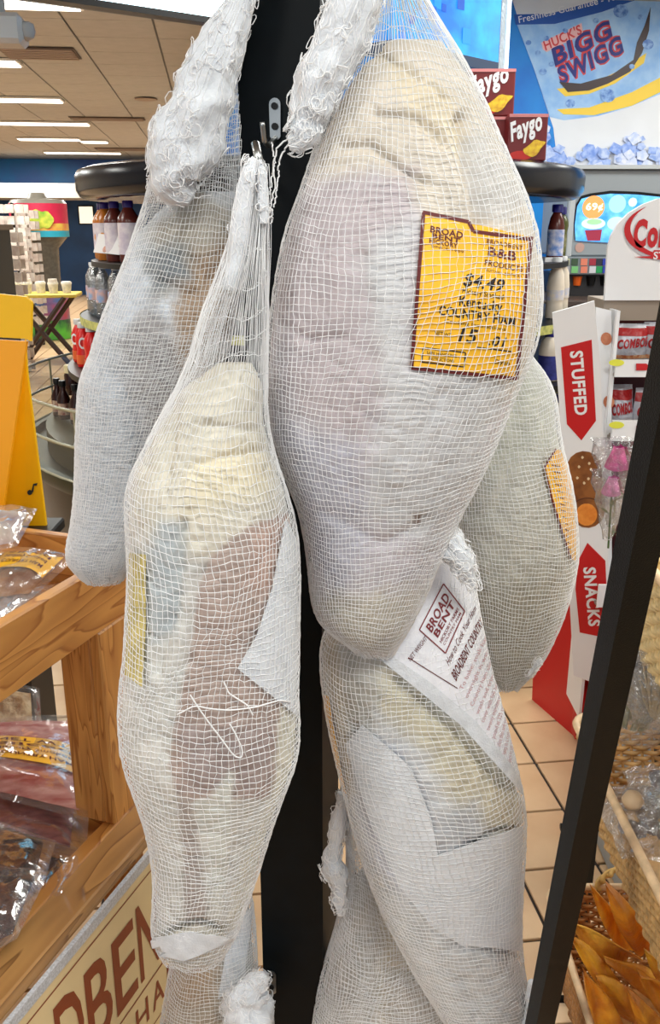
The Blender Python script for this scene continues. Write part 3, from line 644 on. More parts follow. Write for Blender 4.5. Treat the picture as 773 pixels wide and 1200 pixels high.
body(bB, 'paper_wrapped_ham', tB, (220, 218, 212), tones=[
    ([(200, 420), (320, 420), (330, 560), (332, 605), (250, 660), (160, 620), (150, 560)], (224, 217, 200), 18),
    ([(225, 540), (300, 520), (320, 570), (250, 600), (215, 600)], (232, 220, 190), 18),
    ([(338, 600), (290, 618), (245, 655), (228, 700), (220, 770), (205, 850), (195, 900), (212, 948), (228, 940), (320, 935), (352, 860), (352, 600)], (182, 160, 150), 3),
    ([(300, 625), (345, 605), (340, 700), (290, 690)], (200, 168, 154), 14),
    ([(212, 850), (330, 850), (325, 930), (215, 930)], (166, 148, 144), 14),
    ([(205, 930), (222, 935), (236, 1010), (243, 1095), (215, 1100), (213, 1000)], (178, 166, 160), 5),
    ([(268, 905), (274, 905), (264, 1040), (254, 1090), (246, 1010), (230, 940), (245, 935)], (222, 222, 214), 4),
    ([(330, 830), (352, 830), (352, 900), (300, 1080), (262, 1110), (290, 1000), (322, 930)], (218, 214, 198), 5),
    ([(185, 610), (214, 615), (205, 740), (172, 760), (172, 660)], (188, 196, 200), 10),
    ([(180, 1095), (280, 1092), (270, 1125), (195, 1125)], (220, 212, 196), 8)],
    creases=[([(245, 655), (228, 700), (222, 780)], .004, 6), ([(214, 615), (205, 700), (180, 790)], .005, 6), ([(200, 1098), (230, 1088), (270, 1095)], .008, 7), ([(240, 500), (300, 505)], .003, 5), ([(230, 545), (310, 530)], .003, 5), ([(200, 480), (190, 560)], .004, 8), ([(225, 560), (205, 620)], -.004, 8), ([(275, 890), (262, 1010)], -.004, 5)],
    amp=.0036, n=150, mrows=260, seed=5, tk=.88)
net(netB, 'netting', tB, 96, .0072, .00044, seed=5, jit=.2, wave=.6, neck=(5, .17))
strip(bB, [(334, 608), (318, 690), (300, 745), (278, 783)], [(350, 640), (351, 720), (352, 790), (346, 838)], 'folded_paper_flap', M_cotton, tB, .0012, 12, 30, 'white folded flap of wrapping paper', thick=.001)
strip(bB, [(152, 648), (150, 720), (146, 790)], [(171, 650), (171, 730), (167, 805)], 'side_label', mat('aged_label', (206, 190, 120), .6, noise=.2, scale=60), tB, .0008, 6, 24, 'edge of a yellowed label wrapped round the side')
mb = MB()
for cp in ([(222, 812), (232, 828), (246, 848), (260, 866), (274, 886), (283, 888), (284, 878), (276, 860), (268, 846)], [(206, 838), (228, 826), (246, 830), (270, 832), (300, 828), (326, 820), (340, 822)], [(262, 798), (268, 812), (290, 826), (296, 838)]):
    tt = np.linspace(0, len(cp)-1, 60); cx_ = np.interp(tt, range(len(cp)), [p[0] for p in cp]); cy_ = np.interp(tt, range(len(cp)), [p[1] for p in cp]); cx_ = gsm(cx_, 2); cy_ = gsm(cy_, 2)
    mb.tube([netB.hit(x, y, .0012) for x, y in zip(cx_, cy_)], .0009, 5)
mb.build('loose_cord', M_net, tB, smooth=True, label='loose cord tangled across the netting')
strip(bB, [(178, 1098), (184, 1118), (215, 1124)], [(225, 1090), (250, 1094), (276, 1100)], 'folded_paper_end', M_cotton, tB, .003, 8, 14, 'crumpled paper end at the bottom', wav=.001)
tail(tB, [(300, 186, 5), (293, 198, 9), (287, 225, 10), (282, 260, 11), (277, 300, 11), (270, 340, 9)], YB-.012, 'hanging_loop', seed=8, fuzz=20, amp=.06, n=18)
tail(tB, [(302, 188, 4), (307, 205, 6), (308, 235, 6), (310, 262, 5)], YB-.010, 'hanging_loop', strings=[[(309, 315), (314, 321), (309, 326), (303, 322)]], seed=9, fuzz=6, amp=.05, n=12)

# ---- ham C : behind, upper left
C_rows = [(-60, 292, 300), (-20, 284, 300), (0, 279, 293), (34, 262, 291), (67, 242, 290), (101, 226, 290), (118, 214, 290), (151, 198, 290), (185, 184, 290), (209, 175, 290), (229, 172, 290), (269, 158, 290), (303, 147, 288), (336, 133, 284), (370, 120, 278), (400, 110, 270), (419, 106, 265), (442, 93, 258), (496, 90, 240), (535, 89, 222), (574, 88, 206), (613, 84, 188), (640, 78, 172), (655, 75, 160), (668, 78, 154), (678, 96, 146), (682, 112, 134)]
YC = 1.17
tC = thing('netted_ham', 'long pale ham at the upper left with a fluffy frayed cloth collar', 'ham', atY(170, 400, YC))
netC = Bag(C_rows, YC, .6, .085)
bC = Bag([(225, 222, 280), (235, 196, 290), (255, 174, 294)]+sub(C_rows, 269, 1.5), YC, .6, .083)
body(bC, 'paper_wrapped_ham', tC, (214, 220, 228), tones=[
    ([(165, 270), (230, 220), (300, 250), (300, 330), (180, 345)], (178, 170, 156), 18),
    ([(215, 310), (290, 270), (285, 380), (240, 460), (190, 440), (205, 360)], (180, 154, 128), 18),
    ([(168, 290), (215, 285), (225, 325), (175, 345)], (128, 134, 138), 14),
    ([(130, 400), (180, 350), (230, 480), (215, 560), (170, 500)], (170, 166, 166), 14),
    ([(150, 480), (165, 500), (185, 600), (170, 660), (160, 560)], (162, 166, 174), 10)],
    creases=[([(135, 420), (200, 520), (225, 560)], -.005, 7), ([(180, 410), (230, 510)], -.004, 6), ([(130, 440), (165, 530), (175, 640)], .006, 8), ([(225, 240), (215, 300), (250, 330)], .006, 9), ([(180, 330), (230, 350)], .005, 8)],
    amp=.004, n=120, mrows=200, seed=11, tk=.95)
net(netC, 'netting', tC, 104, .0068, .00045, seed=21, wave=.5)
net(netC, 'inner_netting', tC, 150, .0050, .00030, seed=31, wave=.5, off=.0006, s0=netC.L*.55, m=M_net)
tail(tC, [(300, -80, 8), (294, -30, 12), (281, 5, 17), (266, 40, 24), (250, 80, 30), (238, 112, 33), (228, 140, 36), (216, 170, 40), (208, 192, 37), (205, 212, 30), (212, 224, 20), (225, 232, 8)], YC-.055, 'gathered_cloth_collar',
     strings=[[(178, 205), (172, 210), (175, 220), (180, 214)], [(215, 205), (222, 220), (228, 232), (246, 229)], [(225, 205), (232, 222), (236, 214)], [(196, 222), (200, 236), (210, 240)]], seed=12, fuzz=200, amp=.12, n=44, label='fluffy white cloth collar with frayed threads')

# ---- ham E : right, behind
E_rows = [(330, 560, 580), (370, 553, 596), (400, 546, 612), (418, 540, 624), (441, 534, 642), (467, 530, 652), (503, 528, 655), (530, 528, 660), (555, 528, 667), (580, 528, 672), (607, 529, 675), (640, 532, 677), (659, 534, 676), (690, 540, 669), (715, 546, 662), (736, 551, 654), (760, 558, 643), (783, 566, 630), (798, 575, 616), (808, 586, 602)]
YE = 1.26
tE = thing('netted_ham', 'ham hanging behind at the right, its yellow label on the right edge', 'ham', atY(600, 600, YE))
netE = Bag(E_rows, YE, .7, .095); bE = Bag(sub(E_rows, 400, 1.5), YE, .7, .093)
body(bE, 'paper_wrapped_ham', tE, (214, 211, 200), tones=[
    ([(520, 420), (680, 420), (680, 520), (560, 560), (520, 560)], (206, 208, 196), 20),
    ([(520, 700), (680, 660), (640, 810), (540, 810)], (176, 166, 146), 30)],
    creases=[([(538, 612), (580, 622), (632, 638)], -.006, 5), ([(600, 440), (610, 520), (580, 600)], .004, 8), ([(640, 460), (650, 560)], .004, 8)],
    amp=.003, n=110, mrows=160, seed=21)
net(netE, 'netting', tE, 104, .0066, .00048, seed=41, wave=.6)
strip(bE, [(650, 526), (637, 548), (646, 585), (660, 630), (668, 655)], [(657, 528), (666, 556), (671, 590), (674, 630), (674, 657)], 'side_label', M_yellow_label, tE, .0009, 8, 30, 'yellow label with a dark red edge')
mb = MB()
q_ = [(650, 526), (657, 528), (674, 657), (668, 655)]
for a, b in zip([(650, 526), (637, 548), (646, 585), (660, 630)], [(637, 548), (646, 585), (660, 630), (668, 655)]): ham_line(bE, mb, [(0, 0), (1, 0)], [a, b, b, a], .0014, 2.2)
for k in range(14): ham_line(bE, mb, [(0, 0), (1, 0)], [(645+k*1.6, 545+k*7.5), (655+k*1.0, 547+k*7.5), (655, 547), (645, 545)], .0013, 1.2)
mb.build('label_print', M_brown_ink, [c for c in kids(tE) if c.name.startswith('side_label')][0])
tail(tE, [(618, 792, 1.5), (624, 785, 3), (629, 779, 3.5), (634, 773, 2)], YE-.05, 'knotted_end', strings=[[(632, 782), (636, 776), (632, 770), (626, 778)]], seed=14, fuzz=10, n=10)

# ---- ham D : lower right
D_rows = [(600, 500, 520), (630, 486, 540), (660, 470, 552), (690, 440, 558), (715, 400, 562), (740, 378, 567), (762, 374, 571), (780, 374, 575), (816, 378, 585), (852, 384, 595), (889, 392, 604), (925, 401, 612), (954, 408, 616), (997, 420, 615), (1034, 433, 612), (1070, 448, 611), (1106, 467, 611), (1142, 486, 615), (1170, 504, 622), (1200, 522, 622), (1225, 540, 616), (1240, 560, 604)]
YD = 1.06
tD = thing('netted_ham', 'ham in white printed paper with a dark red stamp, lower right', 'ham', atY(500, 950, YD))
netD = Bag(D_rows, YD, .62, .085); bD = Bag(sub(D_rows, 600, 1.5), YD, .62, .083)
body(bD, 'paper_wrapped_ham', tD, (220, 221, 222), tones=[
    ([(370, 740), (450, 760), (440, 850), (400, 900), (370, 800)], (190, 184, 172), 16),
    ([(450, 780), (560, 870), (615, 930), (610, 985), (540, 960), (500, 880), (440, 830)], (218, 206, 172), 14),
    ([(400, 860), (470, 880), (510, 960), (480, 1050), (430, 1010)], (204, 206, 220), 16),
    ([(375, 740), (392, 750), (410, 930), (400, 940)], (196, 178, 150), 6),
    ([(500, 960), (560, 940), (570, 1000), (500, 1010)], (192, 194, 200), 14)],
    creases=[([(470, 800), (530, 850), (600, 925)], .010, 8), ([(410, 870), (470, 950), (505, 1060), (545, 1110), (610, 1118)], .008, 6), ([(420, 880), (490, 960), (520, 1050)], -.006, 9), ([(520, 1020), (580, 980), (612, 975)], .007, 6), ([(415, 790), (460, 820), (500, 815)], -.005, 6), ([(540, 1040), (580, 1045)], .005, 6), ([(545, 1155), (560, 1200)], .006, 8), ([(440, 940), (480, 1090)], -.004, 10), ([(400, 830), (440, 990)], .004, 10), ([(560, 1110), (600, 1150)], -.004, 9)],
    amp=.0036, n=140, mrows=240, seed=31)
net(netD, 'netting', tD, 96, .0074, .00048, seed=51, wave=.7, jit=.14)
M_print = mat('printed_paper', (232, 232, 238), .55, noise=.05, scale=30, bump=.3, bscale=40)
pp = strip(bD, [(484, 690), (462, 730), (440, 768), (470, 788), (520, 822), (570, 868), (612, 922)], [(528, 640), (545, 668), (562, 715), (574, 780), (586, 820), (597, 860), (608, 905)], 'printed_paper', M_print, tD, .0012, 22, 50, 'white printed paper sheet with dark red stamp and lettering')
M_lred = mat('faded_red_ink', (122, 40, 46), .6); M_pink = mat('pale_red_ink', (206, 168, 172), .6)
mb = MB(); qs = [(519, 683), (544, 716), (522, 764), (492, 739)]
ham_line(bD, mb, [(0, 0), (1, 0), (1, 1), (0, 1), (0, 0)], [(519, 684), (543, 716), (521, 765), (491, 738)], .0022, 1.4)
qt = [(494, 736), (520, 686), (543, 716), (519, 762)]
for s_, bx, bd in [('BROAD', (.08, .10, .92, .36), .05), ('BENT', (.10, .42, .92, .62), .05), ('HICKORY FARMS', (.08, .72, .92, .82), .02), ('COUNTRY HAM', (.1, .87, .9, .95), .01)]: ham_text(bD, mb, s_, qt, bx, .0021, bd)
mb.build('stamp', M_lred, pp)
mb = MB(); qt = [(508, 800), (552, 706), (572, 745), (540, 832)]
ham_text(bD, mb, 'How to Cook Your Ham', [(520, 770), (553, 706), (557, 716), (526, 782)], (0, .2, 1, .85), .0021)
ham_text(bD, mb, 'BROADBENT COUNTRY', [(527, 787), (560, 722), (565, 732), (534, 799)], (0, .1, 1, .9), .0021, .03)
ham_text(bD, mb, 'NET WEIGHT', [(477, 770), (497, 744), (501, 750), (482, 776)], (0, .1, 1, .8), .0021)
ham_line(bD, mb, [(0, 0), (1, 0)], [(478, 770), (535, 806), (535, 806), (478, 770)], .0021, 1)
mb.build('paper_lettering', M_brown_ink, pp)
mb = MB(); words = ['To bake: soak ham', 'overnight in water', 'Country ham slices', 'wash and trim it', 'cover with foil bake', 'twenty minutes per', 'pound at 325 until', 'slice thin and serve', 'keep in a cool dry', 'place to age more']
for i, wd_ in enumerate(words):
    a = np.array([536+i*6.2, 806+i*9.6]); b = np.array([566+i*3.3, 742+i*13.5]); d = (b-a)/np.linalg.norm(b-a); nn = np.array([-d[1], d[0]])*6
    ham_text(bD, mb, wd_, [a, b, b+nn, a+nn], (0, .1, 1, .85), .0021, .01)
mb.build('fine_print', M_pink, pp)
M_sheet = mat('wrapping_sheet', (222, 224, 228), .6, noise=.05, scale=30, bump=.35, bscale=45)
strip(bD, [(404, 872), (432, 960), (468, 1040), (508, 1088), (548, 1112)], [(424, 850), (482, 900), (506, 962), (516, 1020), (552, 1062)], 'folded_paper_sheet', M_sheet, tD, .0002, 14, 40, thick=.0012)
strip(bD, [(508, 1004), (520, 1060), (548, 1108)], [(612, 968), (611, 1040), (610, 1114)], 'folded_paper_sheet', M_sheet, tD, .0006, 18, 30, thick=.0014)
strip(bD, [(440, 768), (480, 800), (540, 850), (612, 932)], [(456, 766), (500, 796), (555, 843), (610, 912)], 'paper_edge', M_cotton, tD, .0022, 6, 40, 'white hemmed edge of the paper')
strip(bD, [(378, 815), (384, 860), (398, 925)], [(385, 815), (394, 870), (406, 930)], 'side_label', M_yellow_label, tD, .0012, 5, 20, 'sliver of a yellow label')
tail(tD, [(498, 600, 6), (512, 618, 12), (520, 634, 15), (532, 646, 17), (543, 656, 13), (546, 668, 9), (552, 680, 6), (557, 690, 3)], YD-.07, 'gathered_net_end', strings=[[(545, 640), (556, 650), (559, 668), (553, 672)], [(548, 660), (556, 676), (557, 690)]], seed=16, fuzz=110, amp=.22, n=30)
tail(tD, [(622, 1150, 4), (625, 1170, 7), (622, 1190, 8), (612, 1210, 10)], YD-.03, 'crumpled_corner', strings=[[(622, 1180), (627, 1186), (622, 1196)]], seed=17, fuzz=16, n=14)

# ---- ham F : bottom centre
F_rows = [(928, 396, 403), (945, 398, 420), (961, 404, 440), (1000, 406, 462), (1034, 404, 486), (1070, 397, 506), (1106, 387, 524), (1142, 376, 538), (1178, 369, 548), (1200, 366, 552), (1260, 362, 556), (1330, 366, 548), (1400, 382, 526), (1440, 404, 500), (1460, 430, 470)]
YF = 1.13
tF = thing('netted_ham', 'ham at the bottom centre beside a small white knotted net tail', 'ham', atY(460, 1150, YF))
netF = Bag(F_rows, YF, .6, .08); bF = Bag([(1010, 430, 462), (1030, 412, 486)]+sub(F_rows, 1034, 2), YF, .6, .078)
body(bF, 'paper_wrapped_ham', tF, (208, 204, 198), tones=[([(440, 1010), (530, 1010), (540, 1200), (450, 1200)], (214, 200, 176), 14), ([(455, 1145), (540, 1150), (540, 1300), (455, 1300)], (196, 188, 180), 5)],
     creases=[([(440, 1060), (425, 1200)], .006, 7), ([(455, 1140), (520, 1150)], .006, 4)], amp=.004, n=90, mrows=140, seed=41)
net(netF, 'netting', tF, 96, .0075, .00050, seed=61, wave=.8, neck=(4, .08)); net(netF, 'inner_netting', tF, 90, .009, .0004, seed=62, wave=.9, off=.0005)
tail(tF, [(401, 930, 4), (397, 955, 8), (393, 985, 10), (388, 1005, 8), (391, 1015, 12), (394, 1030, 11), (396, 1048, 8), (397, 1062, 4), (399, 1073, 2)], YF-.03, 'gathered_net_end', strings=[[(397, 1060), (400, 1072), (398, 1066)], [(404, 1050), (407, 1056), (403, 1060)]], seed=18, fuzz=90, amp=.28, n=22, label='white knotted tail of netting')
# ---- ham G : bottom left, behind B
G_rows = [(980, 228, 262), (1010, 218, 282), (1053, 207, 296), (1095, 203, 300), (1130, 199, 302), (1165, 193, 302), (1200, 187, 300), (1260, 182, 296), (1330, 186, 286), (1390, 200, 268), (1410, 220, 250)]
YG = 1.16
tG = thing('netted_ham', 'ham at the bottom left, mostly hidden under the foot of the reddish one', 'ham', atY(245, 1150, YG))
netG = Bag(G_rows, YG, .6, .06); bG = Bag(sub(G_rows, 1040, 3), YG, .6, .058)
body(bG, 'paper_wrapped_ham', tG, (196, 184, 168), tones=[([(190, 1125), (250, 1125), (250, 1180), (190, 1180)], (190, 164, 136), 10), ([(260, 1050), (302, 1050), (302, 1220), (262, 1220)], (202, 208, 216), 6), ([(205, 1090), (250, 1090), (255, 1125), (205, 1130)], (160, 152, 142), 8)], amp=.004, n=80, mrows=110, seed=51)
net(netG, 'netting', tG, 80, .0072, .00048, seed=71, wave=.8)
strip(bG, [(268, 1085), (262, 1130), (255, 1170)], [(296, 1060), (292, 1090), (285, 1150)], 'folded_paper_flap', M_cotton, tG, .002, 8, 16, 'white paper flap')
tail(tG, [(312, 1142, 5), (304, 1150, 12), (294, 1158, 18), (290, 1172, 24), (292, 1192, 29), (284, 1212, 26), (270, 1230, 22)], YG-.075, 'gathered_net_end', seed=19, fuzz=90, amp=.2, n=30, label='white bunched knot of netting')
# ------------------------------------------------------------------ black post with hooks
V_ = np.array([math.sin(math.radians(14)), math.cos(math.radians(14)), 0]); U_ = np.array([V_[1], -V_[0], 0])
pr = atY(375, 30, 1.13); pr[2] = 0; pw = .100
post = thing('display_post', 'tall black square post that the hams hang from', 'post', pr-U_*pw/2+V_*.05)
def pbox(z0, z1, g=0):
    c = [pr-U_*(pw+g)-V_*g, pr+U_*g-V_*g, pr+U_*g+V_*(.1+g), pr-U_*(pw+g)+V_*(.1+g)]
    return [q+np.array([0, 0, z0]) for q in c], [q+np.array([0, 0, z1]) for q in c]
m1 = MB(); m1.hexa(*pbox(.02, 2.2)); m1.build('post', M_black, post)
m1 = MB(); m1.hexa(*pbox(0, .02, .03)); m1.build('base_plate', M_black, post)
def hook(px, py, face='f'):
    d = ray(px, py); n = -V_ if face == 'f' else U_
    P = atPlane(px, py, pr, n); rt = U_ if face == 'f' else V_
    m = MB(); c = P+n*.0015; m.prism([c+rt*(.007*math.cos(a)+0)+np.array([0, 0, .016*math.copysign(1, math.sin(a))+.007*math.sin(a)]) for a in np.linspace(.01, 6.27, 17)[:-1]], n, .002)
    h = m.build('hook_plate', M_steel, post)
    for s in (.014, -.008):
        m = MB(); q = c+n*.002+np.array([0, 0, s]); e = np.cross(n, [0, 0, 1.0]); m.prism([q+e*.004*math.cos(a)+np.array([0, 0, .004*math.sin(a)]) for a in np.linspace(0, 6.28, 11)[:-1]], n, .0022); m.build('screw', M_dark, h)
    b = c+np.array([0, 0, -.02]); m = MB(); pts = [b, b+n*.012+np.array([0, 0, -.004]), b+n*.03+np.array([0, 0, -.012]), b+n*.045+np.array([0, 0, -.006]), b+n*.05+np.array([0, 0, .012])]
    tt = np.linspace(0, 4, 20); pts = np.array(pts); pts = np.stack([np.interp(tt, range(5), pts[:, i]) for i in range(3)], 1); m.tube(pts, .003, 8); m.build('hook_rod', M_steel, h, smooth=True)
hook(323, 140); hook(319, 1150); hook(398, 934, 'r')
m = MB(); a = atY(299, 168, YB+.01); b = atY(304, 192, YB-.005); m.tube([a, (a+b)/2, b, b+np.array([0, .03, -.02]), atPlane(306, 200, pr, -V_)], .0042, 10); m.build('long_hook', M_steel, post, smooth=True)

# ------------------------------------------------------------------ round display cooler in the middle of the shop
CC = np.array([0.0, 4.1, 0]); M_navyg = mat('navy_gloss', (3, 12, 26), .22, spec=.35)
cool = thing('round_display_cooler', 'large round island cooler with a dark glossy canopy and black base, stocked with bottles', 'cooler', CC)
def ring(name, prof, m, n=72, label=None): mb = MB(); mb.lathe(CC, prof, n); return mb.build(name, m, cool, smooth='auto', label=label)
ring('canopy', [(.80, 1.64), (1.02, 1.632), (1.045, 1.642), (1.058, 1.665), (1.06, 1.72), (1.05, 1.74), (1.02, 1.75)], M_navyg)
ring('column', [(.55, .3), (.55, 1.64)], mat('cooler_column', (26, 28, 34), .5))
ring('shelf', [(.55, 1.375), (1.02, 1.375), (1.02, 1.395), (.55, 1.395)], M_dark); ring('shelf', [(.55, 1.15), (1.08, 1.15), (1.08, 1.175), (.55, 1.175)], M_dark)
ring('shelf', [(.55, .94), (1.15, .94), (1.15, .965), (.55, .965)], M_dark)
ring('tray', [(.55, .60), (1.36, .60), (1.38, .63), (1.38, .66), (1.34, .66), (1.33, .63), (.55, .63)], mat('tray_green', (34, 38, 22), .4, spec=.2))
ring('base', [(1.22, .22), (1.30, .30), (1.34, .60), (.5, .60), (.5, .22)], mat('cooler_base', (6, 5, 5), .35, spec=.3)); ring('plinth', [(1.22, 0), (1.24, .22)], mat('cooler_plinth', (176, 160, 140), .5))
mb = MB(); mb.lathe(CC, [(1.36, .66), (1.37, .80), (1.375, .92)], 72, cap=False); mb.build('clear_guard', film_mat('clear_guard', (.86, .88, .82), .0, .05, 4, .1), cool, smooth=True)
for z in (.66, .79, .92):
    mb = MB(); mb.tube([CC+np.array([1.373*math.cos(a), 1.373*math.sin(a), z]) for a in np.linspace(0, 6.2832, 73)[:-1]], .006, 6, closed=True); mb.build('guard_rim', mat('guard_edge', (150, 146, 120), .2), cool, smooth=True)
for k in range(12):
    a = math.radians(150+k*20); mb = MB(); mb.tube([CC+np.array([1.373*math.cos(a), 1.373*math.sin(a), z]) for z in (.66, .92)], .005, 6); mb.build('guard_stile', mat('guard_edge', (150, 146, 120)), cool)
def on_ring(px, r, side, zt):
    """point on the ring of radius r seen at pixel column px (side -1 left, 1 right), nearest solution"""
    best = None
    for a in np.linspace(math.pi, 1.5*math.pi, 240) if side < 0 else np.linspace(1.5*math.pi, 2*math.pi, 240):
        P = CC+np.array([r*math.cos(a), r*math.sin(a), zt]); e = abs(proj(P)[0][0]-px)
        if best is None or e < best[0]: best = (e, P)
    return best[1]
def bottle(name, lb, group, prof, m_body, cap, lab=None, extra=None):
    t = thing(name, lb, 'bottle', (0, 0, 0), 0, group); mb = MB(); mb.lathe((0, 0, 0), prof, 14); bd = mb.build('bottle_body', m_body, t, smooth='auto')
    (rc, z0, z1, mc) = cap; mb = MB(); mb.lathe((0, 0, 0), [(rc, z0), (rc, z1-.003), (rc*.9, z1)], 14); mb.build('cap', mc, t, smooth='auto')
    if lab:
        r, z0, z1, ml = lab; mb = MB(); mb.lathe((0, 0, 0), [(r, z0), (r, z1)], 14, cap=False); lo = mb.build('bottle_label', ml, t, smooth=True)
        if extra: extra(lo, r)
    return t
M_purple = mat('purple_cap', (44, 22, 116), .35); M_juice = mat('orange_juice', (190, 112, 40), .25, noise=.1); M_berry = mat('berry_juice', (96, 40, 34), .25); M_wl = mat('juice_label', (206, 196, 214), .5, c2=(232, 226, 232), scale=40, noise=.1); M_orange = mat('printed_orange', (238, 160, 60), .5)
def fruit(lo, r):
    for s in (-1, 1):
        for a in (math.radians(270+s*24), math.radians(90+s*24)):
            c = np.array([(r+.0008)*math.cos(a), (r+.0008)*math.sin(a), .085]); n = np.array([math.cos(a), math.sin(a), 0]); e = np.array([-n[1], n[0], 0]); mb = MB()
            mb.prism([c+e*.014*math.cos(q)*(1 if math.sin(q) > 0 else .6)+H_*.024*math.sin(q) for q in np.linspace(0, 6.28, 11)[:-1]], n, .0008); mb.build('printed_fruit', M_orange, lo)
big = [(.040, 0), (.043, .008), (.043, .15), (.040, .165), (.020, .195), (.018, .20)]
J = []
jb = bottle('juice_bottle', 'large juice bottle', 'large juice bottles on the left side of the round cooler', big, M_juice, (.021, .20, .225, M_purple), (.0438, .03, .145, M_wl), fruit)
jb2 = bottle('juice_bottle', 'large berry juice bottle', 'large juice bottles on the left side of the round cooler', big, M_berry, (.021, .20, .225, M_purple), (.0438, .03, .145, M_wl))
jl = ['leftmost purple-capped orange juice bottle on the top left shelf of the round cooler', 'second purple-capped orange juice bottle from the left on the top shelf', 'third purple-capped bottle from the left, with darker brown juice', 'fourth purple-capped bottle from the left, dark juice, beside the netted ham']
for i, (px, src) in enumerate([(117, jb), (134, jb), (149, jb2), (159, jb2)]):
    P = on_ring(px, .87-.0*i, -1, 1.397)
    if px == 117: P = CC+np.array([-.965, -.10, 1.397])
    if px == 134: P = CC+np.array([-.915, -.26, 1.397])
    if px == 149: P = CC+np.array([-.845, -.40, 1.397])
    if px == 159: P = CC+np.array([-.765, -.52, 1.397])
    if i in (0, 2): src.location = tuple(P); src['label'] = jl[i]
    else: dup(src, P, .3*i, jl[i])
M_water = film_mat('clear_bottle', (.80, .84, .86), .30, .1, 30, .8); M_wlab = mat('water_label', (150, 176, 216), .5, c2=(222, 180, 170), scale=50, noise=.1)
wb = bottle('water_bottle', 'clear plastic water bottle', 'clear water bottles under the pictured card', [(.030, 0), (.033, .008), (.031, .05), (.033, .10), (.032, .15), (.014, .185), (.013, .195)], M_water, (.014, .19, .205, mat('clear_cap', (225, 228, 230), .4)), (.0335, .06, .11, M_wlab))
wbin = mat('milky_water', (186, 190, 194), .3)
mb = MB(); mb.lathe((0, 0, 0), [(.026, .004), (.027, .15), (.012, .18)], 12); mb.build('water_fill', film_mat('water_fill', (.72, .76, .78), .12, .2, 20, .4), wb, smooth='auto')
wl_ = ['leftmost clear water bottle', 'second clear water bottle from the left', 'third clear water bottle from the left', 'fourth clear water bottle from the left, against the netted ham']
wl_ = [q+' on the round cooler' for q in wl_]
for i, (x, y) in enumerate([(-1.02, -.12), (-.975, -.26), (-.91, -.40), (-.83, -.52)]):
    P = CC+np.array([x, y, 1.178])
    if i == 0: wb.location = tuple(P); wb['label'] = wl_[0]
    else: dup(wb, P, i*.5, wl_[i])
# pictured card leaning on the shelf edge
t = thing('shelf_card', 'white shelf card with two pictures slanting above the water bottles', 'sign', atY(132, 290, 3.85))
q = [atC(110, 296, 3.60), atC(152, 300, 3.42), atC(158, 279, 3.42), atC(116, 274, 3.60)]; nn = np.cross(q[1]-q[0], q[3]-q[0]); nn /= np.linalg.norm(nn); nn = nn if nn[1] < 0 else -nn
m1 = MB(); m1.prism(q, nn, .003); card = m1.build('card', M_white, t)
for px, py, r, c in ((123, 292, 5, (214, 160, 140)), (143, 286, 7, (190, 140, 110))):
    m1 = MB(); cc = atPlane(px, py, q[0]+nn*.0035, nn); e1 = (q[1]-q[0])/np.linalg.norm(q[1]-q[0]); e2 = np.cross(nn, e1); rr = r*3.5/F; m1.prism([cc+e1*rr*math.cos(a)+e2*rr*.8*math.sin(a) for a in np.linspace(0, 6.28, 13)[:-1]], nn, .0006); m1.build('picture', mat('card_pic%d' % r, c, .5, noise=.2, scale=90), card)
m1 = MB(); e1 = (q[1]-q[0])/np.linalg.norm(q[1]-q[0]); e2 = np.cross(nn, e1)
M_sred = mat('sport_red', (214, 28, 26), .25); M_scap = mat('sport_cap', (196, 196, 196), .4); M_slab = mat('sport_label', (226, 222, 222), .4, c2=(30, 26, 30), scale=26)
sb = bottle('sports_drink_bottle', 'red sports drink bottle', 'red sports drink bottles on the round cooler', [(.034, 0), (.037, .01), (.037, .05), (.031, .075), (.037, .10), (.037, .12), (.020, .155), (.018, .16)], M_sred, (.024, .16, .182, M_scap), (.0375, .012, .05, mat('sport_orange', (224, 96, 40), .4)))
def swoosh(t):
    lo = [c for c in kids(t) if c.name.startswith('bottle_label')][0]
    for a in (math.radians(250), math.radians(300)):
        mb = MB(); n = np.array([math.cos(a), math.sin(a), 0]); e = np.array([-n[1], n[0], 0]); c = n*.038+H_*.10
        for r1, r2 in ((.016, .011),):
            P_ = [c+e*r1*math.cos(q)+H_*r1*1.5*math.sin(q) for q in np.linspace(.4, 5.6, 14)]+[c+e*r2*math.cos(q)+H_*r2*1.4*math.sin(q) for q in np.linspace(5.6, .4, 14)]
            mb.prism(P_, n, .001)
        mb.build('printed_swoosh', M_white, lo)
swoosh(sb)
sl_ = ['red sports drink bottle with a white cap, leftmost on the lower shelf', 'darker standing red sports drink bottle half hidden by the netted ham', 'red sports drink bottle tucked behind the left one']
for i, (x, y) in enumerate([(-1.085, -.16), (-1.03, -.30), (-.96, -.44)]):
    P = CC+np.array([x, y, .966]); 
    if i == 0: sb.location = tuple(P); sb['label'] = sl_[0]; sb.rotation_euler = (0, 0, -.1)
    else: dup(sb, P, i*.4, sl_[i])
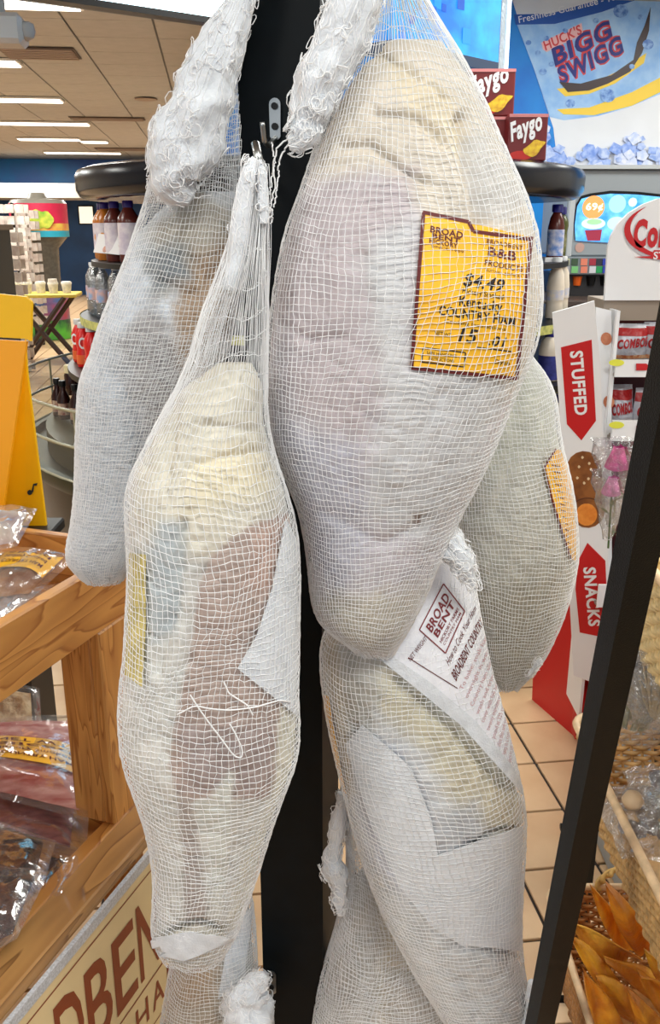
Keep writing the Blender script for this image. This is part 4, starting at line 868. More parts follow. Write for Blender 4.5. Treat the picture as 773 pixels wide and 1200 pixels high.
# a black price block on the shelf and sauce bottles in the tray
M_sauce = mat('dark_sauce', (44, 14, 12), .2); M_cream = mat('cream_lid', (222, 206, 160), .5)
sc_ = bottle('sauce_bottle', 'dark sauce bottle', 'dark sauce bottles in the lower tray', [(.026, 0), (.028, .006), (.028, .09), (.013, .12), (.012, .14)], M_sauce, (.015, .14, .165, M_dark), (.0285, .02, .07, mat('sauce_label', (120, 40, 34), .5, c2=(190, 170, 150), scale=60)))
sd_ = bottle('sauce_bottle', 'sauce jar', 'dark sauce bottles in the lower tray', [(.030, 0), (.032, .006), (.032, .09), (.028, .10)], M_sauce, (.03, .10, .135, M_cream))
SL = [('dark sauce bottle with a black cap, leftmost in the lower tray', -1.20, -.18, .73, 0), ('dark sauce bottle with a black cap, second in the lower tray', -1.14, -.30, .74, 0), ('sauce jar with a tall cream lid, upper left in the lower tray', -1.17, -.05, .80, 1), ('sauce jar with a cream lid beside the netted ham', -1.05, -.22, .80, 1), ('dark sauce bottle third along in the lower tray', -1.06, -.40, .74, 0)]
f0 = f1 = True
for lb, x, y, z, k in SL:
    P = CC+np.array([x, y, z-.0]); src = sd_ if k else sc_
    if (k and f1) or (not k and f0):
        src.location = tuple(P); src['label'] = lb
        if k: f1 = False
        else: f0 = False
    else: dup(src, P, 0, lb)
ring('sauce_rack', [(.9, .632), (1.26, .632), (1.26, .728), (.9, .728)], mat('rack_olive', (70, 64, 38), .4, spec=.2))
# right side bottles
rb = bottle('berry_drink_bottle', 'dark red juice bottle', 'blue-capped bottles on the right of the round cooler', [(.030, 0), (.033, .01), (.033, .13), (.026, .165), (.016, .185)], M_berry, (.022, .185, .215, mat('blue_cap', (30, 30, 130), .35)), (.0337, .02, .12, mat('berry_label', (110, 150, 220), .5, c2=(226, 226, 240), scale=40)))
rb.location = tuple(CC+np.array([.90, -.36, 1.397])); rb['label'] = 'dark red juice bottle with a blue cap, next to the big netted ham'
M_green = mat('green_juice', (84, 92, 34), .3)
gb_ = bottle('green_juice_bottle', 'green juice bottle with a blue cap, beside the grey fountain machine', 'blue-capped bottles on the right of the round cooler', [(.026, 0), (.030, .01), (.030, .11), (.034, .135), (.030, .16), (.016, .18)], M_green, (.022, .18, .21, mat('blue_cap', (30, 30, 130))), (.0305, .03, .10, mat('green_label', (150, 150, 110), .5, c2=(84, 92, 34), scale=40)))
gb_.location = tuple(CC+np.array([.975, -.12, 1.397]))
t = thing('price_tag', 'small white price tag on the upper right shelf edge of the round cooler', 'price tag', CC+np.array([.85, -.4, 1.37]))
P = atY(643, 307, 3.68); m1 = MB(); m1.box(P, (.045, .004, .035), rotz(.5)); m1.build('tag_face', M_white, t)
M_milk = mat('milky_bottle', (226, 216, 200), .3, noise=.05)
mk = bottle('milk_bottle', 'pale milk drink bottle', 'pale bottles on the right middle shelf', [(.032, 0), (.036, .01), (.034, .06), (.036, .12), (.030, .17), (.017, .20), (.016, .21)], M_milk, (.019, .205, .235, mat('clear_cap', (225, 228, 230))), (.0365, .07, .11, mat('milk_label', (190, 196, 220), .5, c2=(226, 216, 200), scale=50)))
mk.location = tuple(CC+np.array([.90, -.42, 1.178])); mk['label'] = 'pale milky bottle on the right middle shelf, nearer to the big ham'
dup(mk, CC+np.array([.955, -.28, 1.178]), .5, 'pale milky bottle on the right middle shelf, behind the nearer one')
m1 = MB(); m1.lathe(CC, [(1.083, 1.145), (1.083, 1.178)], 72, cap=False); m1.build('price_strip', mat('price_strip', (206, 206, 120), .5, c2=(150, 160, 90), scale=40), cool)
bm = bottle('blue_label_bottle', 'white bottle with a dark blue cap and dark blue label', 'blue-capped milk bottles low on the right', [(.040, 0), (.044, .01), (.044, .11), (.038, .15), (.022, .17)], M_milk, (.028, .165, .195, mat('blue_cap', (30, 30, 130))), (.0447, .005, .095, mat('blue_label', (40, 44, 120), .5, c2=(60, 70, 160), scale=40)))
bm.location = tuple(CC+np.array([.93, -.52, .967])); bm['label'] = 'white bottle with a blue cap beside the STUFFED panel'
dup(bm, CC+np.array([.84, -.66, .967]), .5, 'white bottle with a blue cap, mostly behind the netted ham'); dup(bm, CC+np.array([.93, -.52, .69]), .4, 'blue-labelled bottle low behind the STUFFED panel, next to the hindmost ham'); 
# soda cartons on the canopy
M_carton = mat('carton_red', (110, 22, 24), .4); M_cartd = mat('carton_dark', (70, 12, 16), .4)
def carton(px0, px1, pyb, zb_, Yc, lb, name='soda_carton', text=True, rz=.05, h=.155):
    A = atY(px0, pyb, Yc); B = atY(px1, pyb, Yc); w = B[0]-A[0]; c = (A+B)/2; c[2] = zb_
    t = thing(name, lb, 'carton', c, 0, 'soda cartons on the cooler top'); m = MB(); m.box(c+np.array([0, .12, h/2]), (w, .24, h), bev=.004); b = m.build('box', M_carton, t)
    e = np.array([1.0, 0, 0])
    if text:
        f = c+np.array([0, -.001, 0]); m = MB(); put_text(m, 'Faygo', f+np.array([-w*.42, 0, h*.42]), (.93, 0, .36), (-.12, 0, .99), h*.38, w*.84, n=(0, -1, 0), bold=.07); m.build('lettering', M_white, b)
        m = MB(); k = f+np.array([w*.18, -.001, h*.27]); m.prism([k+np.array([w*.26*math.cos(a)*(1+.2*math.sin(3*a)), 0, h*.15*math.sin(a)*(1+.2*math.cos(4*a))+w*.1*math.cos(a)]) for a in np.linspace(6.28, 0, 20)[:-1]], (0, -1, 0), .001); m.build('printed_fruit', mat('lemon_print', (240, 206, 50), .5, c2=(208, 150, 40), scale=60), b)
        m = MB(); k = f+np.array([-w*.15, -.0005, h*.12]); m.prism([k+np.array([w*.3*math.cos(a), 0, h*.1*math.sin(a)]) for a in np.linspace(6.28, 0, 14)[:-1]], (0, -1, 0), .001); m.build('printed_splash', mat('splash_print', (196, 40, 30), .5), b)
    m = MB(); m.box(c+np.array([0, -.0008, h-.006]), (w, .002, .010)); m.build('edge_strip', mat('carton_pink', (206, 130, 130), .5), b); return t
ctz = 1.751
carton(593, 638, 203, ctz, 3.42, 'dark red carton with a yellow fruit picture, the right one on the cooler top')
carton(548, 597, 203, ctz, 3.50, 'plain side of a dark red carton under the left lettered one', text=False)
carton(545, 600, 160, ctz+.156, 3.50, 'dark red soda carton with a yellow fruit picture, stacked higher, against the netted ham')

# ------------------------------------------------------------------ soda fountain and counter on the right
FY = 5.15
def fp(px, py, Y=FY): return atY(px, py, Y)
x0 = fp(665, 260)[0]; zt = fp(665, 198)[2]; zb_ = fp(665, 301)[2]; t = thing('soda_fountain', 'grey drink machine with a lit blue screen, behind the white snack display header', 'drink machine', (x0+.5, FY+.3, .9))
M_fg = mat('machine_grey', (150, 158, 164), .45); W_ = 1.0
m1 = MB(); m1.box((x0+W_/2, FY+.33, (zt+zb_)/2), (W_, .6, zt-zb_), bev=.01); body_ = m1.build('housing', M_fg, t)
for (cx, w, z0, z1) in ((x0+.02, .03, zb_, zt), (x0+W_-.02, .03, zb_, zt)): m1 = MB(); m1.box((cx, FY+.02, (z0+z1)/2), (w, .03, z1-z0), bev=.004); m1.build('side_trim', mat('machine_light', (186, 192, 196), .4), t)
m1 = MB(); m1.box((x0+W_/2, FY+.02, zt+.01), (W_+.02, .06, .02)); m1.build('top_trim', mat('machine_light', (186, 192, 196)), t)
def fq(px, py, d=0): return atY(px, py, FY+.03-d)
arc = [(674, 280), (673, 262), (676, 240), (681, 231), (692, 228), (715, 225), (745, 226), (785, 230), (800, 236), (806, 260), (802, 282), (740, 284)]
m1 = MB(); m1.prism([fq(x+(738-x)*-.02, y+(255-y)*-.05, .0) for x, y in arc][::-1], (0, -1, 0), .006); m1.build('screen_bezel', M_dark, t)
m1 = MB(); m1.prism([fq(x, y+2, .008) for x, y in arc][::-1], (0, -1, 0), .003); scr = m1.build('screen', mat('screen_blue', (50, 140, 226), .3, c2=(110, 190, 245), scale=14, noise=.1, emit=.8), t)
def disc(parent, px, py, r, c, d, nm, ey=1.0, em=.7):
    m1 = MB(); P = fq(px, py, d); rr = r*(FY*.953)/F; m1.prism([P+np.array([rr*math.cos(a), 0, rr*ey*math.sin(a)]) for a in np.linspace(6.2832, 0, 25)[:-1]], (0, -1, 0), .001); return m1.build(nm, mat('screen_c%d%d%d' % c, c, .4, emit=em), parent)
disc(scr, 695, 243, 13, (224, 150, 84), .012, 'price_badge'); disc(scr, 723, 239, 10, (150, 214, 244), .012, 'badge'); disc(scr, 741, 237, 5, (190, 226, 248), .012, 'badge'); disc(scr, 722, 262, 11, (176, 206, 240), .012, 'badge', .7); disc(scr, 695, 262, 14, (196, 226, 236), .012, 'cup_lid_picture', .45); disc(scr, 696, 260, 9, (150, 214, 150), .014, 'cup_top', .35)
m1 = MB(); m1.prism([fq(x, y, .014) for x, y in [(685, 270), (705, 269), (703, 282), (688, 282)]][::-1], (0, -1, 0), .001); m1.build('cup_picture', mat('cup_red', (150, 40, 66), .4, emit=.4), scr)
m1 = MB(); A = fq(686, 246, .014); put_text(m1, '69¢', A, (1, 0, 0), (0, 0, 1), .035, (fq(706, 246, .014)-A)[0], n=(0, -1, 0), bold=.05); m1.build('lettering', mat('screen_text', (250, 240, 225), .5, emit=.7), scr)
disc(body_, 679, 290, 5.5, (196, 160, 150), .004, 'round_badge', em=0.0)
# label strip under the screen
zs0 = fp(665, 322)[2]; m1 = MB(); m1.box((x0+W_/2, FY+.1, (zb_+zs0)/2), (W_, .2, zb_-zs0), bev=.004); strp = m1.build('valve_panel', mat('valve_panel', (120, 128, 134), .5), t)
for px, c1, c2_ in ((662, (206, 206, 160), (170, 170, 176)), (672, (60, 84, 60), (120, 190, 120)), (683, (226, 130, 104), (226, 130, 104)), (693, (160, 40, 60), (206, 206, 212)), (701, (40, 46, 60), (30, 150, 84)), (708, (40, 60, 170), (40, 60, 170)), (720, (150, 30, 40), (206, 206, 212)), (732, (60, 84, 60), (120, 190, 120))):
    for y, c in ((307, c1), (316, c2_)):
        P = atY(px+1, y, FY-.002); m1 = MB(); m1.box(P, (.036, .004, .036)); m1.build('drink_label', mat('dl_%d%d%d' % c, c, .5), strp)
for px in (676, 692, 708, 724): P = atY(px, 328, FY+.05); m1 = MB(); m1.lathe(P, [(.02, -.03), (.028, .02)], 12); m1.build('nozzle', mat('nozzle_orange', (222, 96, 24), .4) if px == 676 else M_dark, t)
t2 = thing('counter', 'dark brown drink counter under the grey machine', 'counter', (2.0, 5.3, 0)); zc_ = fp(680, 350, 5.0)[2]
m1 = MB(); m1.box((x0+.9, 5.33, zc_-.02), (2.2, .9, .04), bev=.008); m1.build('worktop', mat('worktop_brown', (66, 54, 48), .35, noise=.1), t2)
m1 = MB(); m1.box((x0+.9, 5.36, (zc_-.04)/2), (2.1, .8, zc_-.04)); m1.build('cabinet', mat('counter_dark', (36, 30, 30), .5), t2)
m1 = MB(); m1.box((x0+.5, 5.45, (zs0+zc_)/2), (1.0, .5, zs0-zc_)); m1.build('drip_back', mat('drip_back', (30, 26, 28), .5), t)

# ------------------------------------------------------------------ snack display (white and red cardboard)
DY = 2.42
disp = thing('snack_display', 'white and red cardboard snack display with the words STUFFED SNACKS on its side panel', 'display stand', (1.0, 2.7, 0))
def dp(px, py, Y): return atY(px, py, Y)
def ppoly(name, pts, Y, n, th, m, parent, **k):
    mb = MB(); mb.prism([atY(x, y, Y) for x, y in pts], n, th); return mb.build(name, m, parent, **k)
def fpoly(name, pts, d, m, parent, plane, th=.0012):
    p0, n = plane; mb = MB(); mb.prism([atPlane(x, y, p0+n*d, n) for x, y in pts], n, th); return mb.build(name, m, parent)
# side panel: plane through measured top and bottom, slightly turned
sA = atY(650, 366, 2.35); sD = atY(697, 353, 2.32); sB = atY(672, 790, 2.38)
sn = np.cross(sD-sA, sB-sA); sn /= np.linalg.norm(sn); sn = sn if sn[1] < 0 else -sn; SPn = (sA, sn)
side = fpoly('side_panel', [(647, 366), (696, 352), (703, 420), (707, 520), (712, 640), (716, 740), (701, 800), (672, 789), (664, 640), (655, 470)], -.012, M_white, disp, SPn, .012)
mb = MB(); q = [atPlane(x, y, sA, sn) for x, y in [(657, 407), (693, 398), (698, 493), (681, 516), (664, 497)]]; mb.prism(q, sn, .001); ar = mb.build('red_arrow', M_red, side)
def stext(s, a, b, hpx, d, m, parent, plane, bold=.04):
    p0, n = plane; A = atPlane(*a, p0+n*d, n); B = atPlane(*b, p0+n*d, n); u = B-A; W = np.linalg.norm(u); u /= W; v = np.cross(n, u); V, Fc, TWd = text2d(s, bold); k = W/TWd
    H = hpx*np.linalg.norm(A-CAM)/F/np.linalg.norm(ray(*a)); mb = MB(); mb.add([A+u*x*k+v*y*H for x, y in V], Fc); return mb.build('lettering', m, parent)
stext('STUFFED', (668, 412), (674, 487), 13.5, .0018, M_white, ar, SPn, .06)
mb = MB(); q = [atPlane(x, y, sA, sn) for x, y in [(688, 636), (709, 657), (713, 748), (679, 741), (674, 690), (677, 657)]]; mb.prism(q, sn, .001); ar2 = mb.build('red_arrow', M_red, side)
stext('SNACKS', (683.5, 665), (690, 734), 13, .0018, M_white, ar2, SPn, .06)
M_pret = mat('pretzel_brown', (150, 92, 44), .4, c2=(112, 62, 28), scale=30, noise=.1)
def cap_poly(x0, y0, x1, y1, r, n=9):
    a = math.atan2(y1-y0, x1-x0); return [(x0+r*math.cos(a+math.pi/2+t), y0+r*math.sin(a+math.pi/2+t)) for t in np.linspace(0, math.pi, n)]+[(x1+r*math.cos(a-math.pi/2+t), y1+r*math.sin(a-math.pi/2+t)) for t in np.linspace(0, math.pi, n)]
pz = fpoly('pretzel_picture', cap_poly(684, 549, 688, 598, 20.5), .0004, M_pret, side, SPn)
fpoly('cheese_filling', [(687+12.5*math.cos(t), 603+13*math.sin(t)) for t in np.linspace(0, 6.28, 19)[:-1]], .0018, mat('cheese_orange', (236, 150, 60), .5, c2=(222, 128, 44), scale=60), pz, SPn)
fpoly('pretzel_ring', [(688+20*math.cos(t), 603+19*math.sin(t)) for t in np.linspace(math.pi, 2*math.pi, 12)]+[(688+20*math.cos(t), 597+14*math.sin(t)) for t in np.linspace(2*math.pi, math.pi, 12)], .0016, mat('pretzel_dark', (92, 48, 22), .5), pz, SPn)
for x, y in ((682, 536), (690, 543), (676, 560), (689, 561), (684, 566), (692, 550), (678, 547), (698, 560)): fpoly('salt_grain', [(x-1.5, y), (x, y-2), (x+2, y), (x, y+2)], .0018, mat('salt', (226, 200, 160), .5), pz, SPn)
# edge fold right of the side panel and stepped tray ends
ppoly('tray_end', [(698, 360), (716, 364), (717, 800), (708, 800)], 2.40, (0, 1, 0), .01, M_white, disp)
# header board
hp = [(708, 352), (710, 320), (712, 290), (716, 276), (724, 262), (736, 250), (752, 240), (770, 233), (800, 228), (850, 228), (880, 240), (900, 262), (908, 300), (910, 352)]
hd = ppoly('header_board', hp, 2.44, (0, 1, 0), .012, M_white, disp)
HPn = (np.array([0, 2.44, 0.0]), np.array([0, -1.0, 0]))
def ell(cx, cy, rx, ry, a0=0, a1=2*math.pi, n=28): return [(cx+rx*math.cos(t), cy+ry*math.sin(t)) for t in np.linspace(a0, a1, n)]
def crescent(cx, cy, rx, ry, th, a0, a1, n=22): return [(cx+rx*math.cos(t), cy+ry*math.sin(t)) for t in np.linspace(a0, a1, n)]+[(cx+(rx-th*math.sin(math.pi*k/(n-1)))*math.cos(t), cy+(ry-th*.8*math.sin(math.pi*k/(n-1)))*math.sin(t)) for k, t in enumerate(np.linspace(a1, a0, n))]
fpoly('logo_shadow', crescent(792, 274, 61, 34, 9, 1.45, 3.9), .0006, mat('logo_grey', (196, 190, 196), .5), hd, HPn)
fpoly('logo_ring', crescent(792, 270, 61, 34, 8, 1.45, 4.1), .002, M_red, hd, HPn)
fpoly('logo_ribbon', [(742, 301), (762, 300), (766, 293), (880, 293), (880, 304), (790, 306)], .0026, M_red, hd, HPn)
def htext(s, a, w, h, d, m, parent, plane=HPn, bold=.05, shear=0, dirv=(1, 0, 0)):
    p0, n = plane; A = atPlane(*a, p0+n*d, n); sc = np.linalg.norm(A-CAM)/F/np.linalg.norm(ray(*a)); mb = MB(); u = np.array(dirv, float); v = np.cross(n, u); V, Fc, TW_ = text2d(s, bold, shear)
    mb.add([A+u*x*w*sc/TW_+v*y*h*sc for x, y in V], Fc); return mb.build('lettering', m, parent)
htext('Com', (741, 288), 46, 28, .0032, M_red, hd, bold=.09)
htext('STUFFED', (765, 303.5), 50, 8, .0040, M_white, hd, bold=.04)
# shelf trays
M_grey = mat('tray_shadow', (120, 112, 104), .6)
X0 = atY(716, 400, 2.42)[0]; XW = .62
def tray(y_front_top, y_front_bot, Y0, y_in):
    zt_ = atY(720, y_front_top, Y0)[2]; zb2 = atY(720, y_front_bot, Y0)[2]
    m = MB(); m.box((X0+XW/2, Y0+.006, (zt_+zb2)/2), (XW, .010, zt_-zb2)); fr = m.build('tray_front', M_white, disp)
    m = MB(); m.box((X0+XW/2, Y0+.14, zb2+.005), (XW, .26, .008)); m.build('tray_floor', mat('tray_floor', (150, 140, 132), .6), disp); return zb2+.01, fr
m1 = MB(); za = atY(720, 352, 2.44)[2]; zb3 = atY(720, 376, 2.44)[2]; m1.box((X0+XW/2, 2.53, (za+zb3)/2), (XW+.04, .16, za-zb3)); m1.build('header_ledge', mat('ledge_grey', (150, 136, 122), .6), disp)
T = [(436, 442, 2.36), (507, 517, 2.34), (590, 600, 2.33), (700, 712, 2.32)]
tf = []
for (a, b, Y0) in T: tf.append(tray(a-14, b, Y0, 0))
m1 = MB(); m1.box((X0+XW/2, 2.66, .70), (XW, .02, 1.24)); m1.build('back_panel', mat('display_back', (90, 20, 22), .6), disp)
m1 = MB(); m1.box((X0+XW-.005, 2.5, .70), (.01, .3, 1.24)); m1.build('side_wall', M_white, disp)
m1 = MB(); m1.box((X0-.0, 2.52, .72), (.008, .28, 1.2)); m1.build('side_wall', M_white, disp)
# red base with slanted foot
b1 = atZ(623, 820, 0); b2 = atZ(678, 868, 0); dr = (b2-b1)/np.linalg.norm(b2-b1); nb = np.array([-dr[1], dr[0], 0]); nb = nb if nb[1] > 0 else -nb
P3 = b1+dr*.75; tl = atPlane(628, 780, b1, nb); tr_ = atPlane(668, 700, b1, nb)
m1 = MB(); q = [b1, P3, P3+H_*.62, np.array([tr_[0], tr_[1], tr_[2]]), atPlane(624, 795, b1, nb)]; m1.prism(q, nb, .012); m1.build('red_base', M_red, disp)
m1 = MB(); m1.box((X0+XW/2, 2.55, .12), (XW-.02, .22, .22)); m1.build('red_plinth', M_red, disp)
# pictures and yellow price dots on tray fronts and ends
M_ydot = mat('price_dot', (226, 226, 70), .5)
EPn = (np.array([0, 2.40, 0.0]), np.array([0, -1.0, 0])); te = [c for c in kids(disp) if c.name.startswith('tray_end')][0]
for (x, y, r) in ((710, 397, 8), (713, 471, 8)): fpoly('pretzel_picture', ell(x, y, 6.5, 7.5, n=16), .0006, mat('pretzel_tan', (212, 140, 104), .5, c2=(190, 110, 74), scale=60), te, EPn)
for Yn, fr, (x, y) in ((2.36, tf[0][1], (722, 425)), (2.34, tf[1][1], (722, 498))):
    pn = (np.array([0, Yn, 0.0]), np.array([0, -1.0, 0])); fpoly('price_dot', ell(x, y, 9, 4, n=16), .001, M_ydot, fr, pn)
    fpoly('red_flag', [(745, y+1), (757, y+1), (761, y+5), (757, y+9), (745, y+9)], .001, M_red, fr, pn); fpoly('pretzel_picture', ell(769, y+4, 6, 5, n=14), .001, mat('pretzel_tan', (212, 140, 104)), fr, pn)
# snack bags
M_bag = mat('bag_foil', (206, 206, 214), .25, .25, noise=.1, scale=30, bump=.8, bscale=50); M_bagred = mat('bag_red', (170, 26, 30), .3, bump=.6, bscale=50)
def snack_bag(lb, px, py, w, h, Y, tilt=.1, txt='COMBOS', m=None):
    P = atY(px, py, Y); W2 = w*Y*.98/F; H2 = h*Y/F; t = thing('snack_bag', lb, 'snack bag', P+np.array([0, 0, 0]), 0, 'snack bags in the display'); G = []
    for i in range(11):
        v = i/10; row = []
        for j in range(9):
            u = j/8; th = .03*math.sin(math.pi*u)**.6*math.sin(math.pi*v)**.7; row.append(P+np.array([(u-.5)*W2+(v*H2)*math.sin(tilt), -th+.01*math.sin(9*u+7*v)*.3, v*H2]))
        G.append(row)
    G = np.array(G); mb = MB(); mb.grid(G); B = G.copy(); B[..., 1] = 2*P[1]-B[..., 1]; mb.grid(B[:, ::-1]); b = mb.build('bag', m or M_bag, t, smooth=True)
    mb = MB(); R_ = G[7:10]+np.array([0, -.002, 0]); mb.grid(R_); mb.build('red_band', M_bagred, b, smooth=True)
    mb = MB(); R_ = G[1:3]+np.array([0, -.002, 0]); mb.grid(R_); mb.build('pretzel_band', mat('pretzel_print', (190, 100, 50), .4, c2=(226, 190, 150), scale=80), b, smooth=True)
    V, Fc, TW_ = text2d(txt, .08, 0); out = []
    for x, y in V:
        u = .08+.84*x/TW_; v = .36+.22*y+.10*u; i = min(9.999, v*10); j = min(7.999, u*8); a, b_ = int(i), int(j); f, g = i-a, j-b_; p = (G[a, b_]*(1-g)+G[a, b_+1]*g)*(1-f)+(G[a+1, b_]*(1-g)+G[a+1, b_+1]*g)*f; out.append(p+np.array([0, -.003, 0]))
    mb = MB(); mb.add(out, Fc); mb.build('lettering', M_bagred, b); return t
snack_bag('foil snack bag with red lettering, left in the top tray of the snack display', 735, 424, 42, 44, 2.46, .05)
snack_bag('foil snack bag with red lettering, right in the top tray of the snack display', 772, 424, 40, 46, 2.46, -.05)
snack_bag('foil snack bag leaning left in the second tray of the snack display', 727, 505, 30, 56, 2.44, -.12)
snack_bag('foil snack bag beside the leaning one in the second tray', 757, 505, 42, 52, 2.44, .06)
snack_bag('snack bag low in the third tray behind the pink wrapped rose', 760, 590, 50, 60, 2.43, .0)
# wrapped roses between display and rack
def rose(lb, px, py, Y, s, colr):
    P = atY(px, py, Y); t = thing('wrapped_rose', lb, 'flower', P, 0); mb = MB(); rg = random.Random(int(px))
    mR = mat('rose_%d' % colr[1], colr, .5, c2=tuple(int(v*.7) for v in colr), scale=60)
    for k in range(9):
        a = k*2.4; r = s*(.15+.09*k); mb = MB(); G = []
        for i in range(5):
            G.append([P+np.array([r*math.cos(a+(j-2)*.45)*(1-.15*i), r*math.sin(a+(j-2)*.45)*(1-.15*i), s*(-.4+i*.28+.04*k*(j-2)**2*.1)]) for j in range(5)])
        mb.grid(G); mb.build('petal', mR, t, smooth=True)
    mb = MB(); rows = []
    for i in range(8):
        v = i/7; rr = s*(.25+1.2*v)*(1.0); rows.append([P+np.array([rr*(1+.18*math.sin(5*a+3*i))*math.cos(a), rr*(1+.18*math.sin(5*a+3*i))*math.sin(a), s*(-3.6+4.6*v)]) for a in np.linspace(0, 6.2832, 19)[:-1]])
    mb.grid(rows, wrap=True); mb.build('clear_wrap', film_mat('clear_wrap', (.94, .94, .95), .22, .1, 50, 1.0), t, smooth=True)
    mb = MB(); mb.tube([P+np.array([0, 0, -s*.3]), P+np.array([.004, 0, -s*4.2])], s*.07, 6); mb.build('stem', mat('stem_green', (70, 96, 50), .5), t)
    for k in range(6): mb = MB(); a = k*1.1; z = -s*(.9+k*.45); c = P+np.array([0, 0, z]); d = np.array([math.cos(a), math.sin(a), .4]); e = np.array([-d[1], d[0], 0]); mb.add([c, c+d*s*.4+e*s*.16, c+d*s*.85, c+d*s*.4-e*s*.16], [(0, 1, 2, 3)]); mb.build('leaf', mat('stem_green', (70, 96, 50)), t)
    return t
rose('pink rose in clear wrap in front of the snack display', 724, 540, 1.75, .038, (236, 70, 160))
rose('dark red rose in clear wrap, half behind the black rack leg', 742, 548, 1.78, .034, (160, 10, 44))
rose('pale pink rose in clear wrap, lowest of the three', 717, 572, 1.70, .030, (236, 130, 190))

# ------------------------------------------------------------------ black metal rack and baskets at the right
M_rack = mat('rack_black', (6, 5, 4), .5, spec=.2, bump=.2, bscale=700); 
rk = thing('basket_rack', 'black metal slanted rack holding three wicker baskets at the right edge', 'rack', (.45, .9, 0))
def leg(p0, p1, w=.027):
    d = (p1-p0)/np.linalg.norm(p1-p0); x = np.array([math.cos(.22), math.sin(.22), 0]); y = np.array([-math.sin(.22), math.cos(.22), 0]); q = []
    for P in (p0, p1): q.append([P-x*w/2-y*w/2, P+x*w/2-y*w/2, P+x*w/2+y*w/2, P-x*w/2+y*w/2])
    m = MB(); m.hexa(q[0], q[1]); return m.build('leg', M_rack, rk)
pT = atY(755, 600, .700); pB = atY(634, 1190, .93); d_ = (pB-pT)/np.linalg.norm(pB-pT); pF = pB+d_*(pB[2]/-d_[2]); pTop = pT-d_*.42
leg(pF, pTop)
off_ = np.array([.40, 0, 0]); leg(pF+off_, pTop+off_); leg(np.array([.50, 1.46, 0]), np.array([.50, 1.46, .84]), .024); leg(np.array([.86, 1.46, 0]), np.array([.86, 1.46, .84]), .024)
RX0, RX1 = .352, .66
def rackbar(a, b, r=.006): m = MB(); m.tube([a, b], r, 8); m.build('crossbar', M_rack, rk, smooth=True)
BK = [(1.173, 1.045, .16, 'pale wicker basket at the right edge, topmost in the black rack'), (.853, 1.148, .16, 'wicker basket holding clear bags, middle of the black rack'), (.507, 1.20, .19, 'wicker basket full of dried orange pig ears, lowest in the black rack')]
def legx(z): return pF+(pTop-pF)*(z/pTop[2])
for z, Yb, h, lb in BK:
    zz = z-h-.008
    for yy in (Yb-.03, Yb-.40): rackbar(np.array([RX0-.012, yy, zz]), np.array([RX1+.06, yy, zz]))
    for xx in (RX0+.12, RX1+.03): rackbar(np.array([xx, Yb+.0, zz]), np.array([xx, Yb-.44, zz]))
def basket(x0, x1, y0, y1, zr, h, lb, name='wicker_basket', mcol=None, handle=True):
    t = thing(name, lb, 'basket', ((x0+x1)/2, (y0+y1)/2, zr-h)); c = np.array([(x0+x1)/2, (y0+y1)/2]); hx, hy = (x1-x0)/2, (y1-y0)/2
    def rr(u, s, r=.035):   # rounded rectangle perimeter point, scale s
        per = []
        return None
    pts = []
    r = .03
    for (sx, sy, a0) in ((1, 1, 0), (-1, 1, 90), (-1, -1, 180), (1, -1, 270)):
        for k in range(6): a = math.radians(a0+k*18); pts.append((sx*(hx-r)+r*math.cos(a), sy*(hy-r)+r*math.sin(a)))
    pts = np.array(pts+[pts[0]]); d = np.r_[0, np.cumsum(np.linalg.norm(np.diff(pts, axis=0), axis=1))]; Lp = d[-1]
    ns = int(Lp/.016)//2*2; N = ns*4; tt = np.arange(N)/N*Lp; X = np.interp(tt, d, pts[:, 0]); Y = np.interp(tt, d, pts[:, 1])
    nx = np.gradient(Y); ny = -np.gradient(X); nl = np.hypot(nx, ny); nx /= nl; ny /= nl
    m = MB(); rows = int(h/.0075)
    for i in range(rows):
        z = zr-h+.006+i*(h-.012)/(rows-1); v = (z-zr+h)/h; s = .80+.20*v; ph = 0 if i % 2 else math.pi; o = .0028*np.cos(2*math.pi*tt/Lp*ns/2+ph)
        P = np.stack([c[0]+X*s+nx*o, c[1]+Y*s+ny*o, np.full(N, z)+.0006*np.sin(tt*40+i)], 1); m.tube(P, .0036, 5, closed=True)
    wv = m.build('woven_strands', mcol, t, smooth=True, kind='stuff')
    m = MB()
    for k in range(ns):
        u = k*4; X_, Y_ = X[u % N], Y[u % N]; m.tube([(c[0]+X_*.80, c[1]+Y_*.80, zr-h), (c[0]+X_, c[1]+Y_, zr)], .0022, 4)
    m.build('stakes', mcol, t, kind='stuff')
    m = MB(); P = np.stack([c[0]+X*1.01, c[1]+Y*1.01, np.full(N, zr)], 1); m.tube(P, .0056, 8, closed=True); m.build('rim', mat('wicker_rim', (230, 198, 156), .5, noise=.15, scale=50), t, smooth=True)
    m = MB(); m.box((c[0], c[1], zr-h+.004), (2*hx*.8, 2*hy*.8, .006)); m.build('basket_floor', mcol, t)
    if handle:   # twisted loop handle over the far side
        for ph in (0, math.pi):
            m = MB(); P = []
            for k in range(60):
                a = math.pi*k/59; tw = k*.55+ph; P.append((c[0]-hx*.12+.055*math.cos(a)*1+.004*math.cos(tw), c[1]+hy+.004*math.sin(tw), zr-.01+.05*math.sin(a)+.004*math.cos(tw)*.5))
            m.tube(P, .0042, 6); m.build('twisted_handle', mat('handle_cane', (206, 166, 92), .5, noise=.1, scale=80), t, smooth=True)
    return t
M_pale = mat('pale_wicker', (226, 200, 146), .55, noise=.15, scale=60); M_brw = mat('brown_wicker', (178, 122, 66), .5, noise=.2, scale=60)
basket(RX0, RX1, 1.045-.42, 1.045, 1.173, .15, BK[0][3], mcol=M_pale, handle=False)
